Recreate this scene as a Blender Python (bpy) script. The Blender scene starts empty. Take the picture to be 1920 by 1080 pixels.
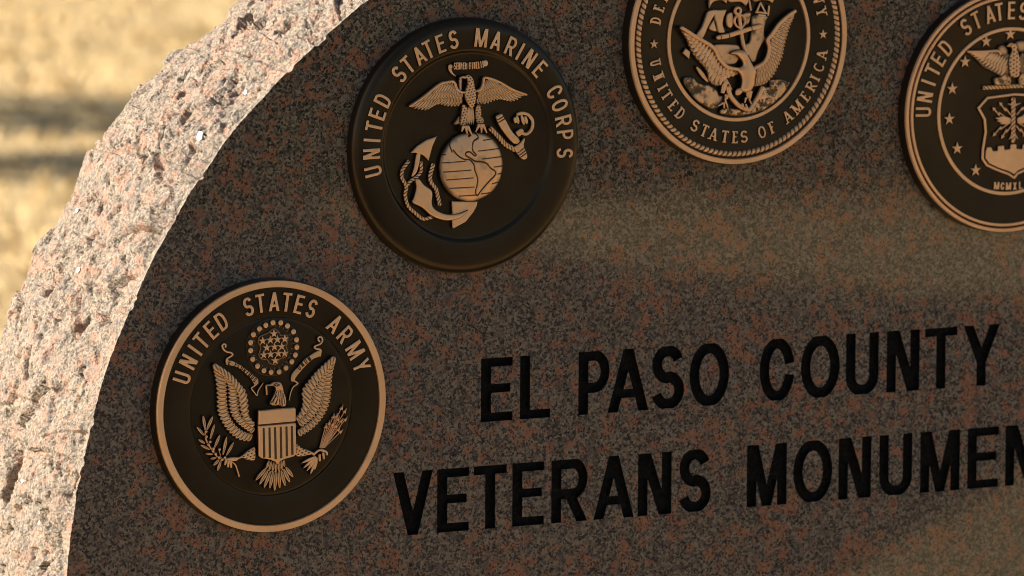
import bpy, math, random
import numpy as np
from mathutils import Vector, Matrix
from mathutils.geometry import delaunay_2d_cdt

random.seed(7); RNG = np.random.default_rng(7)
SC = bpy.context.scene
COL = SC.collection
R = math.radians
ZC = 0.50            # height of the arch centre above the ground (m)

# ------------------------------------------------------------------ camera
YAW, PITCH, ROLL, DIST = 0.49225, 0.12555, 0.0057, 7.2693
FWD = Vector((math.sin(YAW)*math.cos(PITCH), math.cos(YAW)*math.cos(PITCH), -math.sin(PITCH)))
RGT0 = Vector((math.cos(YAW), -math.sin(YAW), 0)); UP0 = RGT0.cross(FWD)
RGT = RGT0*math.cos(ROLL)+UP0*math.sin(ROLL); UP = UP0*math.cos(ROLL)-RGT0*math.sin(ROLL)
AIM = Vector((-0.32934, 0.0, 0.40876+ZC))
CAM = AIM-FWD*DIST
cam_data = bpy.data.cameras.new('camera'); cam = bpy.data.objects.new('camera', cam_data); COL.objects.link(cam)
cam.matrix_world = Matrix(((RGT.x, UP.x, -FWD.x, CAM.x), (RGT.y, UP.y, -FWD.y, CAM.y), (RGT.z, UP.z, -FWD.z, CAM.z), (0, 0, 0, 1)))
cam_data.sensor_width = 36; cam_data.lens = 5.87047*36
cam_data.clip_end = 3000; cam_data.clip_start = 0.1
cam_data.dof.use_dof = True; cam_data.dof.focus_distance = DIST-0.12; cam_data.dof.aperture_fstop = 6.3
SC.camera = cam

# ------------------------------------------------------------------ sky and sun
SUN_EL = R(27.0)
SUN_H = Vector((-0.915, 0.403, 0)).normalized()          # horizontal direction towards the sun
SUN_DIR = Vector((SUN_H.x*math.cos(SUN_EL), SUN_H.y*math.cos(SUN_EL), math.sin(SUN_EL)))
world = bpy.data.worlds.new('World'); SC.world = world; world.use_nodes = True
wn = world.node_tree; wn.nodes.clear()
wo = wn.nodes.new('ShaderNodeOutputWorld'); wb = wn.nodes.new('ShaderNodeBackground'); sky = wn.nodes.new('ShaderNodeTexSky')
sky.sky_type = 'NISHITA'; sky.sun_disc = False; sky.sun_elevation = SUN_EL
sky.sun_rotation = math.atan2(SUN_H.x, SUN_H.y); sky.air_density = 1.0; sky.dust_density = 2.0; sky.ozone_density = 1.0
wb.inputs['Strength'].default_value = 0.05
wn.links.new(sky.outputs[0], wb.inputs[0]); wn.links.new(wb.outputs[0], wo.inputs[0])
sun_data = bpy.data.lights.new('sun', 'SUN'); sun_data.energy = 5.0; sun_data.angle = R(0.53); sun_data.color = (1.0, 0.90, 0.77)
sun = bpy.data.objects.new('sun', sun_data); COL.objects.link(sun)
sun.rotation_euler = SUN_DIR.to_track_quat('Z', 'Y').to_euler(); sun.location = (-6, 3, 8)
SC.view_settings.view_transform = 'Standard'; SC.view_settings.look = 'None'
SC.view_settings.exposure = 1.18; SC.view_settings.gamma = 1.0; SC.view_settings.use_curve_mapping = False
SC.cycles.use_denoising = True; SC.cycles.denoising_prefilter = 'ACCURATE'; SC.cycles.filter_width = 0.95; SC.cycles.sample_clamp_indirect = 4.0; SC.cycles.max_bounces = 6

# ------------------------------------------------------------------ small helpers
def tag(o, label=None, cat=None, group=None, kind=None):
    for k, v in (('label', label), ('category', cat), ('group', group), ('kind', kind)):
        if v: o[k] = v
    return o
def empty(name, loc=(0, 0, 0), rot=(0, 0, 0)):
    o = bpy.data.objects.new(name, None); o.location = loc; o.rotation_euler = rot
    o.empty_display_size = 0.05; COL.objects.link(o); return o
def obj(name, verts, faces, mat, parent=None, smooth=True, polish=None):
    me = bpy.data.meshes.new(name)
    me.from_pydata([tuple(map(float, v)) for v in verts], [], [tuple(map(int, f)) for f in faces])
    if smooth: me.polygons.foreach_set('use_smooth', [True]*len(me.polygons))
    if polish is not None:
        a = me.attributes.new('polish', 'FLOAT', 'POINT'); a.data.foreach_set('value', np.asarray(polish, dtype=np.float32))
    me.materials.append(mat); me.update()
    o = bpy.data.objects.new(name, me); COL.objects.link(o)
    if parent is not None: o.parent = parent
    return o

# ------------------------------------------------------------------ materials
def mat_new(name):
    m = bpy.data.materials.new(name); m.use_nodes = True
    return m, m.node_tree, m.node_tree.nodes['Principled BSDF']
def N(nt, t, **kw):
    n = nt.nodes.new(t)
    for k, v in kw.items():
        if k in n.inputs: n.inputs[k].default_value = v
        else: setattr(n, k, v)
    return n
def ramp(nt, src, stops, interp='LINEAR'):
    n = nt.nodes.new('ShaderNodeValToRGB'); cr = n.color_ramp; cr.interpolation = interp
    while len(cr.elements) > 1: cr.elements.remove(cr.elements[0])
    cr.elements[0].position = stops[0][0]; cr.elements[0].color = (*stops[0][1], 1) if len(stops[0][1]) == 3 else stops[0][1]
    for p, c in stops[1:]:
        e = cr.elements.new(p); e.color = (*c, 1)
    nt.links.new(src, n.inputs[0]); return n.outputs[0]
def mixc(nt, fac, a, b, mode='MIX'):
    n = nt.nodes.new('ShaderNodeMix'); n.data_type = 'RGBA'; n.blend_type = mode
    for s, v in ((n.inputs[0], fac), (n.inputs[6], a), (n.inputs[7], b)):
        if isinstance(v, (int, float)): s.default_value = v
        elif isinstance(v, tuple): s.default_value = (*v, 1)
        else: nt.links.new(v, s)
    return n.outputs[2]
def mth(nt, op, a, b=0.0, clamp=False):
    n = nt.nodes.new('ShaderNodeMath'); n.operation = op; n.use_clamp = clamp
    for s, v in ((n.inputs[0], a), (n.inputs[1], b)):
        if isinstance(v, (int, float)): s.default_value = v
        else: nt.links.new(v, s)
    return n.outputs[0]
def bump(nt, bsdf, h, strength, dist):
    b = nt.nodes.new('ShaderNodeBump'); b.inputs['Strength'].default_value = strength; b.inputs['Distance'].default_value = dist
    nt.links.new(h, b.inputs['Height']); nt.links.new(b.outputs[0], bsdf.inputs['Normal']); return b

def granite(name, rough):
    m, nt, b = mat_new(name)
    tc = N(nt, 'ShaderNodeTexCoord'); L = nt.links
    dn = N(nt, 'ShaderNodeTexNoise', Scale=90.0, Detail=3.0); L.new(tc.outputs['Object'], dn.inputs['Vector'])
    vm = N(nt, 'ShaderNodeVectorMath', operation='MULTIPLY_ADD'); L.new(dn.outputs['Color'], vm.inputs[0])
    vm.inputs[1].default_value = (0.004, 0.004, 0.004); L.new(tc.outputs['Object'], vm.inputs[2])
    def vor(scale, feat='F1'):
        v = N(nt, 'ShaderNodeTexVoronoi', feature=feat, Scale=scale); L.new(vm.outputs[0], v.inputs['Vector']); return v
    def sep(col): s = N(nt, 'ShaderNodeSeparateColor'); L.new(col, s.inputs[0]); return s
    # ground mass of feldspar and quartz grains
    v1 = vor(330.0); s1 = sep(v1.outputs['Color'])
    n1 = N(nt, 'ShaderNodeTexNoise', Scale=700.0, Detail=2.0); L.new(tc.outputs['Object'], n1.inputs['Vector'])
    k1 = mth(nt, 'ADD', s1.outputs[0], mth(nt, 'MULTIPLY', mth(nt, 'SUBTRACT', n1.outputs['Fac'], 0.5), 0.25))
    if rough:
        base = ramp(nt, k1, [(0.0, (0.09, 0.074, 0.059)), (0.25, (0.170, 0.135, 0.102)), (0.5, (0.240, 0.190, 0.141)), (0.75, (0.305, 0.244, 0.182)), (1.0, (0.25, 0.202, 0.156))])
        pink = (0.34, 0.185, 0.122); blk = (0.030, 0.027, 0.026)
    else:
        base = ramp(nt, k1, [(0.0, (0.038, 0.030, 0.024)), (0.20, (0.082, 0.064, 0.050)), (0.40, (0.132, 0.102, 0.079)), (0.58, (0.168, 0.120, 0.080)), (0.80, (0.250, 0.190, 0.135)), (1.0, (0.178, 0.142, 0.112))])
        pink = (0.315, 0.125, 0.064); blk = (0.010, 0.009, 0.009)
    # large salmon feldspar crystals, gathered in clusters
    v2 = vor(82.0); s2 = sep(v2.outputs['Color'])
    n2 = N(nt, 'ShaderNodeTexNoise', Scale=11.0, Detail=2.0); L.new(tc.outputs['Object'], n2.inputs['Vector'])
    n2b = N(nt, 'ShaderNodeTexNoise', Scale=240.0, Detail=2.0); L.new(tc.outputs['Object'], n2b.inputs['Vector'])
    pk = mth(nt, 'ADD', s2.outputs[1], mth(nt, 'MULTIPLY', mth(nt, 'SUBTRACT', n2.outputs['Fac'], 0.5), 1.3))
    pk = mth(nt, 'ADD', pk, mth(nt, 'MULTIPLY', mth(nt, 'SUBTRACT', n2b.outputs['Fac'], 0.5), 0.9))
    pm = N(nt, 'ShaderNodeMapRange'); pm.inputs[1].default_value = 0.66; pm.inputs[2].default_value = 0.90
    pm.inputs[3].default_value = 0.0; pm.inputs[4].default_value = 0.70 if not rough else 0.62; L.new(pk, pm.inputs[0])
    col = mixc(nt, pm.outputs[0], base, pink)
    # black biotite flecks, also clustered
    v3 = vor(480.0); s3 = sep(v3.outputs['Color'])
    n3 = N(nt, 'ShaderNodeTexNoise', Scale=85.0, Detail=4.0); L.new(tc.outputs['Object'], n3.inputs['Vector'])
    n3b = N(nt, 'ShaderNodeTexNoise', Scale=900.0, Detail=1.0); L.new(tc.outputs['Object'], n3b.inputs['Vector'])
    bk = mth(nt, 'ADD', s3.outputs[2], mth(nt, 'MULTIPLY', mth(nt, 'SUBTRACT', n3.outputs['Fac'], 0.5), 0.9))
    bk = mth(nt, 'ADD', bk, mth(nt, 'MULTIPLY', mth(nt, 'SUBTRACT', n3b.outputs['Fac'], 0.5), 0.4))
    bm = N(nt, 'ShaderNodeMapRange'); bm.inputs[1].default_value = 0.76; bm.inputs[2].default_value = 0.82
    bm.inputs[3].default_value = 0.0; bm.inputs[4].default_value = 0.80 if not rough else 0.50; L.new(bk, bm.inputs[0])
    col = mixc(nt, bm.outputs[0], col, blk)
    # smoky quartz
    n4 = N(nt, 'ShaderNodeTexNoise', Scale=48.0, Detail=5.0); L.new(vm.outputs[0], n4.inputs['Vector'])
    qm = N(nt, 'ShaderNodeMapRange'); qm.inputs[1].default_value = 0.54; qm.inputs[2].default_value = 0.68; qm.inputs[4].default_value = 0.45; L.new(n4.outputs['Fac'], qm.inputs[0])
    col = mixc(nt, qm.outputs[0], col, (0.080, 0.066, 0.059) if not rough else (0.135, 0.125, 0.118))
    L.new(col, b.inputs['Base Color'])
    if rough:
        b.inputs['Roughness'].default_value = 0.75
        h1 = N(nt, 'ShaderNodeTexNoise', Scale=240.0, Detail=5.0, Roughness=0.7); L.new(tc.outputs['Object'], h1.inputs['Vector'])
        v5 = vor(300.0)
        hh = mth(nt, 'ADD', h1.outputs['Fac'], mth(nt, 'MULTIPLY', v5.outputs['Distance'], 0.8))
        bump(nt, b, hh, 0.75, 0.0017)
    else:
        n6 = N(nt, 'ShaderNodeTexNoise', Scale=5.0, Detail=5.0, Roughness=0.65); L.new(tc.outputs['Object'], n6.inputs['Vector'])
        L.new(ramp(nt, n6.outputs['Fac'], [(0.35, (0.035, 0.035, 0.035)), (0.7, (0.085, 0.085, 0.085))]), b.inputs['Roughness'])
        b.inputs['IOR'].default_value = 1.56
    return m

def metal(name):
    m, nt, b = mat_new(name); L = nt.links
    at = N(nt, 'ShaderNodeAttribute'); at.attribute_name = 'polish'
    tc = N(nt, 'ShaderNodeTexCoord')
    n1 = N(nt, 'ShaderNodeTexNoise', Scale=140.0, Detail=4.0, Roughness=0.6); L.new(tc.outputs['Object'], n1.inputs['Vector'])
    n2 = N(nt, 'ShaderNodeTexNoise', Scale=22.0, Detail=3.0); L.new(tc.outputs['Object'], n2.inputs['Vector'])
    brass = mixc(nt, ramp(nt, n1.outputs['Fac'], [(0.3, (0, 0, 0)), (0.75, (1, 1, 1))]), (0.99, 0.605, 0.335), (0.96, 0.57, 0.305))
    brass = mixc(nt, ramp(nt, n2.outputs['Fac'], [(0.42, (0, 0, 0)), (0.75, (0.45, 0.45, 0.45))]), brass, (0.74, 0.43, 0.225))
    dark = mixc(nt, n2.outputs['Fac'], (0.038, 0.023, 0.0115), (0.060, 0.039, 0.019))
    f = at.outputs['Fac']
    L.new(mixc(nt, f, dark, brass), b.inputs['Base Color'])
    L.new(mth(nt, 'ADD', mth(nt, 'MULTIPLY', f, 0.20), 0.75), b.inputs['Metallic'])
    L.new(mth(nt, 'ADD', mth(nt, 'ADD', mth(nt, 'MULTIPLY', n2.outputs['Fac'], 0.12), 0.26), mth(nt, 'MULTIPLY', f, 0.24)), b.inputs['Roughness'])
    bump(nt, b, n1.outputs['Fac'], 0.16, 0.0006)
    return m

def plain(name, col, rough=0.6, var=0.0, scale=30.0, bumps=0.0, bdist=0.002):
    m, nt, b = mat_new(name); L = nt.links
    b.inputs['Roughness'].default_value = rough
    tc = N(nt, 'ShaderNodeTexCoord')
    n = N(nt, 'ShaderNodeTexNoise', Scale=scale, Detail=5.0); L.new(tc.outputs['Object'], n.inputs['Vector'])
    lo = tuple(max(0, c*(1-var)) for c in col); hi = tuple(c*(1+var) for c in col)
    L.new(ramp(nt, n.outputs['Fac'], [(0.3, lo), (0.7, hi)]), b.inputs['Base Color'])
    if bumps: bump(nt, b, n.outputs['Fac'], bumps, bdist)
    return m

MAT_FACE = granite('polished_granite', False)
MAT_ROUGH = granite('rough_granite', True)
MAT_METAL = metal('bronze')
MAT_PAINT = plain('black_letter_paint', (0.0055, 0.0052, 0.0052), 0.75, 0.9, 240.0, 0.8, 0.003)
MAT_PAINT.node_tree.nodes['Principled BSDF'].inputs['Specular IOR Level'].default_value = 0.12

def lawn_mat(name, blades=False):
    m, nt, b = mat_new(name); L = nt.links
    tc = N(nt, 'ShaderNodeTexCoord')
    n1 = N(nt, 'ShaderNodeTexNoise', Scale=0.9, Detail=4.0, Roughness=0.6); L.new(tc.outputs['Object'], n1.inputs['Vector'])
    n2 = N(nt, 'ShaderNodeTexNoise', Scale=7.0, Detail=4.0, Roughness=0.65); L.new(tc.outputs['Object'], n2.inputs['Vector'])
    n3 = N(nt, 'ShaderNodeTexNoise', Scale=90.0, Detail=3.0); L.new(tc.outputs['Object'], n3.inputs['Vector'])
    c = ramp(nt, n1.outputs['Fac'], [(0.3, (0.50, 0.37, 0.19)), (0.52, (0.565, 0.415, 0.215)), (0.72, (0.60, 0.46, 0.265))])
    c = mixc(nt, ramp(nt, n2.outputs['Fac'], [(0.42, (0, 0, 0)), (0.66, (0.7, 0.7, 0.7))]), c, (0.49, 0.37, 0.19))
    c = mixc(nt, mth(nt, 'MULTIPLY', n3.outputs['Fac'], 0.35), c, (0.72, 0.56, 0.30))
    L.new(c, b.inputs['Base Color']); b.inputs['Roughness'].default_value = 0.9
    b.inputs['Specular IOR Level'].default_value = 0.1
    if not blades: bump(nt, b, n3.outputs['Fac'], 0.6, 0.02)
    return m
MAT_LAWN = lawn_mat('dry_lawn'); MAT_BLADE = lawn_mat('dry_grass_blades', True)
MAT_ASPHALT = plain('asphalt', (0.042, 0.041, 0.041), 0.85, 0.35, 160.0, 0.5, 0.004)
MAT_BARK = plain('bark', (0.11, 0.075, 0.05), 0.9, 0.4, 24.0, 0.8, 0.02)
MAT_LEAF = plain('evergreen_needles', (0.034, 0.046, 0.022), 0.8, 0.5, 5.0)
MAT_GLINT_CRYSTAL = plain('pale_glint_crystal', (0.66, 0.62, 0.58), 0.30, 0.1, 200.0)

# ------------------------------------------------------------------ relief engine: shapes as signed distances, meshed on a fine grid
def smooth_closed(p, n=6):
    p = np.asarray(p, float); m = len(p); out = []
    for i in range(m):
        a, b, c, d = p[i-1], p[i], p[(i+1) % m], p[(i+2) % m]
        for k in range(n):
            t = k/n
            out.append(0.5*((2*b)+(-a+c)*t+(2*a-5*b+4*c-d)*t*t+(-a+3*b-3*c+d)*t**3))
    return np.array(out)
def smooth_open(p, n=6):
    p = np.asarray(p, float)
    if len(p) < 3: return p
    q = np.vstack([2*p[0]-p[1], p, 2*p[-1]-p[-2]]); out = []
    for i in range(1, len(q)-2):
        a, b, c, d = q[i-1], q[i], q[i+1], q[i+2]
        for k in range(n):
            t = k/n
            out.append(0.5*((2*b)+(-a+c)*t+(2*a-5*b+4*c-d)*t*t+(-a+3*b-3*c+d)*t**3))
    out.append(p[-1]); return np.array(out)
def at_curve(p, ts):
    p = smooth_open(p, 8); s = np.r_[0, np.cumsum(np.hypot(*np.diff(p, axis=0).T))]; s /= s[-1]
    return np.c_[np.interp(ts, s, p[:, 0]), np.interp(ts, s, p[:, 1])]
def poly_sdf(X, Y, p):
    p = np.asarray(p, float); d2 = np.full(X.shape, 1e9); ins = np.zeros(X.shape, bool)
    for i in range(len(p)):
        ax, ay = p[i-1]; bx, by = p[i]; ex, ey = bx-ax, by-ay; l2 = ex*ex+ey*ey+1e-12
        t = np.clip(((X-ax)*ex+(Y-ay)*ey)/l2, 0, 1); dx = X-ax-t*ex; dy = Y-ay-t*ey
        d2 = np.minimum(d2, dx*dx+dy*dy)
        c = ((ay > Y) != (by > Y)) & (X < (bx-ax)*(Y-ay)/((by-ay) if by != ay else 1e-12)+ax); ins ^= c
    d = np.sqrt(d2); return np.where(ins, -d, d)
def line_dist(X, Y, p):
    """distance to a polyline, length along it, signed side offset"""
    p = np.asarray(p, float); best = np.full(X.shape, 1e9); S = np.zeros(X.shape); Q = np.zeros(X.shape); s0 = 0.0
    for i in range(len(p)-1):
        ax, ay = p[i]; ex, ey = p[i+1]-p[i]; l = math.hypot(ex, ey)+1e-9
        t = np.clip(((X-ax)*ex+(Y-ay)*ey)/(l*l), 0, 1); dx = X-ax-t*ex; dy = Y-ay-t*ey; d = np.hypot(dx, dy)
        m = d < best; best = np.where(m, d, best); S = np.where(m, s0+t*l, S); Q = np.where(m, (ex*dy-ey*dx)/l, Q); s0 += l
    return best, S, Q, s0
def sst(a, b, x): t = np.clip((x-a)/(b-a), 0, 1); return t*t*(3-2*t)
def prof(d, h, bev, e=0.45):
    e = max(e, 0.62); t = np.clip(-d/(bev*0.6), 0, 1); return h*(e+(1-e)*np.sqrt(1-(1-t)**2))
# a primitive is (xmin, xmax, ymin, ymax, function(X, Y) -> d, z, polish)
def bb(p, m=0.0): p = np.asarray(p, float); return p[:, 0].min()-m, p[:, 0].max()+m, p[:, 1].min()-m, p[:, 1].max()+m
def P_poly(p, h, bev=0.02, pe=0.0, sm=True, e=0.45, pmax=1.0, dome=0.0, tex=None):
    q = smooth_closed(p) if sm else np.asarray(p, float)
    def f(X, Y):
        d = poly_sdf(X, Y, q); z = prof(d, h, bev, e)+(dome*np.sqrt(np.clip(-d, 0, None)) if dome else 0)
        po = pmax*(sst(0, pe, -d) if pe else np.ones_like(d))
        if tex is not None: dz, mp = tex(X, Y); z = z+dz; po = po*mp
        return d, z, po
    return (*bb(q), f)
def P_circ(c, r, h, bev=None, pe=0.0, ry=None, pmax=1.0):
    ry = ry or r; bev = bev or min(r, ry)
    def f(X, Y):
        k = np.hypot((X-c[0])/r, (Y-c[1])/ry); d = (k-1)*min(r, ry)
        return d, prof(d, h, bev, 0.3), pmax*(sst(0, pe, -d) if pe else np.ones_like(d))
    return (c[0]-r, c[0]+r, c[1]-ry, c[1]+ry, f)
def P_stroke(p, w, h, w1=None, pe=0.0, sm=True, e=0.4, pmax=1.0):
    q = smooth_open(p) if sm else np.asarray(p, float); w1 = w if w1 is None else w1; mw = max(w, w1)
    def f(X, Y):
        d, S, Q, L = line_dist(X, Y, q); ww = (w+(w1-w)*S/L)/2; d = d-ww
        return d, prof(d, h, ww, e), pmax*(sst(0, pe, -d) if pe else np.ones_like(d))
    return (*bb(q, mw/2), f)
def P_rope(p, w, h, pitch=None):
    q = smooth_open(p); pitch = pitch or w*0.9
    def f(X, Y):
        d, S, Q, L = line_dist(X, Y, q); d = d-w/2
        ph = ((S+Q*0.9)/pitch) % 1.0; k = np.abs(ph-0.5)*2
        return d+0.12*w*sst(0.6, 1, k), prof(d, h, w/2, 0.3)*(1-0.35*sst(0.6, 1.0, k)), 1-sst(0.55, 0.95, k)
    return (*bb(q, w/2), f)
def P_leaf(a, b, w, h, shaft=True, tipz=0.0, blunt=0.55, pe=None):
    a = np.asarray(a, float); b = np.asarray(b, float); L = float(np.hypot(*(b-a)))+1e-9; u = (b-a)/L
    pe = pe or w*0.22
    def f(X, Y):
        t = ((X-a[0])*u[0]+(Y-a[1])*u[1])/L; q = (X-a[0])*u[1]-(Y-a[1])*u[0]; tc = np.clip(t, 0, 1)
        hw = w/2*np.power(np.clip(np.sin(np.pi*np.clip(0.12+0.88*tc, 0, 1)**1.25), 0, 1), blunt)
        d = np.maximum(np.abs(q)-hw, np.maximum(-t*L, (t-1)*L))
        z = prof(d, h, w/2, 0.35)+tipz*tc
        po = sst(0, pe, -d)
        if shaft: po = po*(1-0.75*(1-sst(0.05*w, 0.16*w, np.abs(q)))*sst(0.05, 0.2, t)*(1-sst(0.75, 0.95, t)))
        return d, z, po
    return (*bb([a, b], w/2), f)
def P_ring(c, r0, r1, h, bev=0.006):
    def f(X, Y):
        k = np.hypot(X-c[0], Y-c[1]); d = np.maximum(r0-k, k-r1)
        return d, prof(d, h, bev, 0.6), np.ones_like(d)
    return (c[0]-r1, c[0]+r1, c[1]-r1, c[1]+r1, f)
def star_pts(c, r, rot=0.0, k=0.40):
    return [(c[0]+(r if i % 2 == 0 else r*k)*math.sin(rot+i*math.pi/5), c[1]+(r if i % 2 == 0 else r*k)*math.cos(rot+i*math.pi/5)) for i in range(10)]
def feathers(rows, h, dh, wf=1.25, shaft=True):
    out = []
    for k, (base, tip, n) in enumerate(rows):
        ts = (np.arange(n)+0.5)/n; B = at_curve(base, ts); T = at_curve(tip, ts)
        sp = np.hypot(*np.diff(T, axis=0).T).mean()*0.5+np.hypot(*np.diff(B, axis=0).T).mean()*0.5
        for i in range(n): out.append(P_leaf(B[i], T[i], sp*wf, h+dh*k, shaft, tipz=dh*0.5))
    return out
def scales_tex(px, py, ang=0.0, depth=0.006):
    ca, sa = math.cos(ang), math.sin(ang)
    def f(X, Y):
        u = (X*ca+Y*sa)/px; v = (-X*sa+Y*ca)/py; row = np.floor(v); uu = (u+0.5*(row % 2)) % 1-0.5; vv = v-row
        k = np.hypot(uu*1.6, (vv-0.15)*1.5); m = sst(0.28, 0.55, k); return -depth*(1-m), 0.12+0.88*m
    return f
_ng = np.random.default_rng(3).random((256, 256))
def vnoise(x, y):
    xi = np.floor(x).astype(int); yi = np.floor(y).astype(int); fx = x-xi; fy = y-yi
    fx = fx*fx*fx*(fx*(fx*6-15)+10); fy = fy*fy*fy*(fy*(fy*6-15)+10); g = lambda a, b: _ng[a % 256, b % 256]
    return (g(xi, yi)*(1-fx)+g(xi+1, yi)*fx)*(1-fy)+(g(xi, yi+1)*(1-fx)+g(xi+1, yi+1)*fx)*fy
def fbm(x, y, o=4, g=0.5):
    s = 0; a = 1; t = 0
    for i in range(o): s = s+a*vnoise(x*2**i+i*17.3, y*2**i+i*9.1); t += a; a *= g
    return s/t
def rock_tex(scale, depth, lo=0.42, hi=0.62):
    def f(X, Y):
        n = fbm(X*scale, Y*scale, 4, 0.65); return depth*(n-0.5), 0.1+0.9*sst(lo, hi, n)
    return f

def relief(name, prims, parent, rad, z0, cell=0.0036, grooves=(), mat=None, sink=0.012, min_polish=0.0):
    x0 = min(p[0] for p in prims)-3*cell; x1 = max(p[1] for p in prims)+3*cell
    y0 = min(p[2] for p in prims)-3*cell; y1 = max(p[3] for p in prims)+3*cell
    nx = int((x1-x0)/cell)+2; ny = int((y1-y0)/cell)+2
    xs = x0+np.arange(nx)*cell; ys = y0+np.arange(ny)*cell; X, Y = np.meshgrid(xs, ys)
    D = np.full(X.shape, 9.0); Z = np.full(X.shape, -9.0); PO = np.zeros(X.shape)
    for p in prims:
        i0 = max(0, int((p[0]-x0)/cell)-3); i1 = min(nx, int((p[1]-x0)/cell)+5)
        j0 = max(0, int((p[2]-y0)/cell)-3); j1 = min(ny, int((p[3]-y0)/cell)+5); sl = (slice(j0, j1), slice(i0, i1))
        d, z, po = p[4](X[sl], Y[sl]); Ds, Zs, Ps = D[sl], Z[sl], PO[sl]
        inn = (d < 0) & ((z > Zs) | (Ds >= 0)); outn = (d >= 0) & (Ds >= 0) & (d < Ds)
        m = inn | outn; Zs[m] = z[m]; Ps[m] = po[m]; Ds[:] = np.minimum(Ds, d)
    for pl, w, dep in grooves:
        q = np.asarray(pl, float); i0 = max(0, int((q[:, 0].min()-w-x0)/cell)-2); i1 = min(nx, int((q[:, 0].max()+w-x0)/cell)+4)
        j0 = max(0, int((q[:, 1].min()-w-y0)/cell)-2); j1 = min(ny, int((q[:, 1].max()+w-y0)/cell)+4); sl = (slice(j0, j1), slice(i0, i1))
        if i1 <= i0 or j1 <= j0: continue
        g = line_dist(X[sl], Y[sl], q)[0]; m = 1-sst(w*0.3, w*0.62, g); Z[sl] -= dep*m; PO[sl] *= 1-0.95*m
    ins = D < 0
    q = ins[:-1, :-1] | ins[1:, :-1] | ins[:-1, 1:] | ins[1:, 1:]
    gy, gx = np.gradient(D, cell); gg = np.clip(gx*gx+gy*gy, 0.25, None)
    used = np.zeros(D.shape, bool); used[:-1, :-1] |= q; used[1:, :-1] |= q; used[:-1, 1:] |= q; used[1:, 1:] |= q
    o = used & ~ins; lim = cell*1.35
    X = np.where(o, X-np.clip(D*gx/gg, -lim, lim), X); Y = np.where(o, Y-np.clip(D*gy/gg, -lim, lim), Y)
    idx = -np.ones(D.shape, int); idx[used] = np.arange(used.sum())
    V = np.c_[X[used]*rad, Y[used]*rad, (z0+Z[used])*rad]; pol = np.clip(PO[used], min_polish, 1)
    a, b, c, d = idx[:-1, :-1][q], idx[:-1, 1:][q], idx[1:, 1:][q], idx[1:, :-1][q]
    F = np.c_[a, b, c, d]
    # skirt
    E = np.vstack([F[:, [0, 1]], F[:, [1, 2]], F[:, [2, 3]], F[:, [3, 0]]]); key = np.minimum(E[:, 0], E[:, 1])*10**8+np.maximum(E[:, 0], E[:, 1])
    _, first, cnt = np.unique(key, return_index=True, return_counts=True); E = E[first[cnt == 1]]
    bv = np.unique(E); nm = np.zeros(len(V), int); nt_ = len(V); nm[bv] = nt_+np.arange(len(bv)); lo = len(bv)
    top = V[bv]; bot = top.copy(); bot[:, 2] = (z0-sink)*rad
    V = np.vstack([V, top, bot]); pol = np.r_[pol, np.zeros(2*lo)]
    SK = np.c_[E[:, 1], E[:, 0], nm[E[:, 0]]+lo, nm[E[:, 1]]+lo]; SK[:, 0] = nm[E[:, 1]]; SK[:, 1] = nm[E[:, 0]]
    return obj(name, V, np.vstack([F, SK]).tolist(), mat or MAT_METAL, parent, True, pol)

def lathe(name, prof_pts, parent, rad, polish, n=224, mat=None):
    """prof_pts: (r, z) from outside bottom to the centre, or a closed band"""
    th = np.linspace(0, 2*math.pi, n, endpoint=False); V = []; F = []; pol = []
    m = len(prof_pts)
    for (r, z), po in zip(prof_pts, polish if isinstance(polish, (list, tuple)) else [polish]*m):
        V.append(np.c_[r*np.cos(th)*rad, r*np.sin(th)*rad, np.full(n, z*rad)]); pol += [po]*n
    for k in range(m-1):
        for i in range(n):
            j = (i+1) % n; F.append((k*n+i, k*n+j, (k+1)*n+j, (k+1)*n+i))
    if prof_pts[-1][0] < 0.02: F.append(tuple(range((m-1)*n, m*n)))
    o = obj(name, np.vstack(V), F, mat or MAT_METAL, parent, True, pol)
    try: o.data.set_sharp_from_angle(angle=R(35))
    except Exception: pass
    return o

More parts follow.
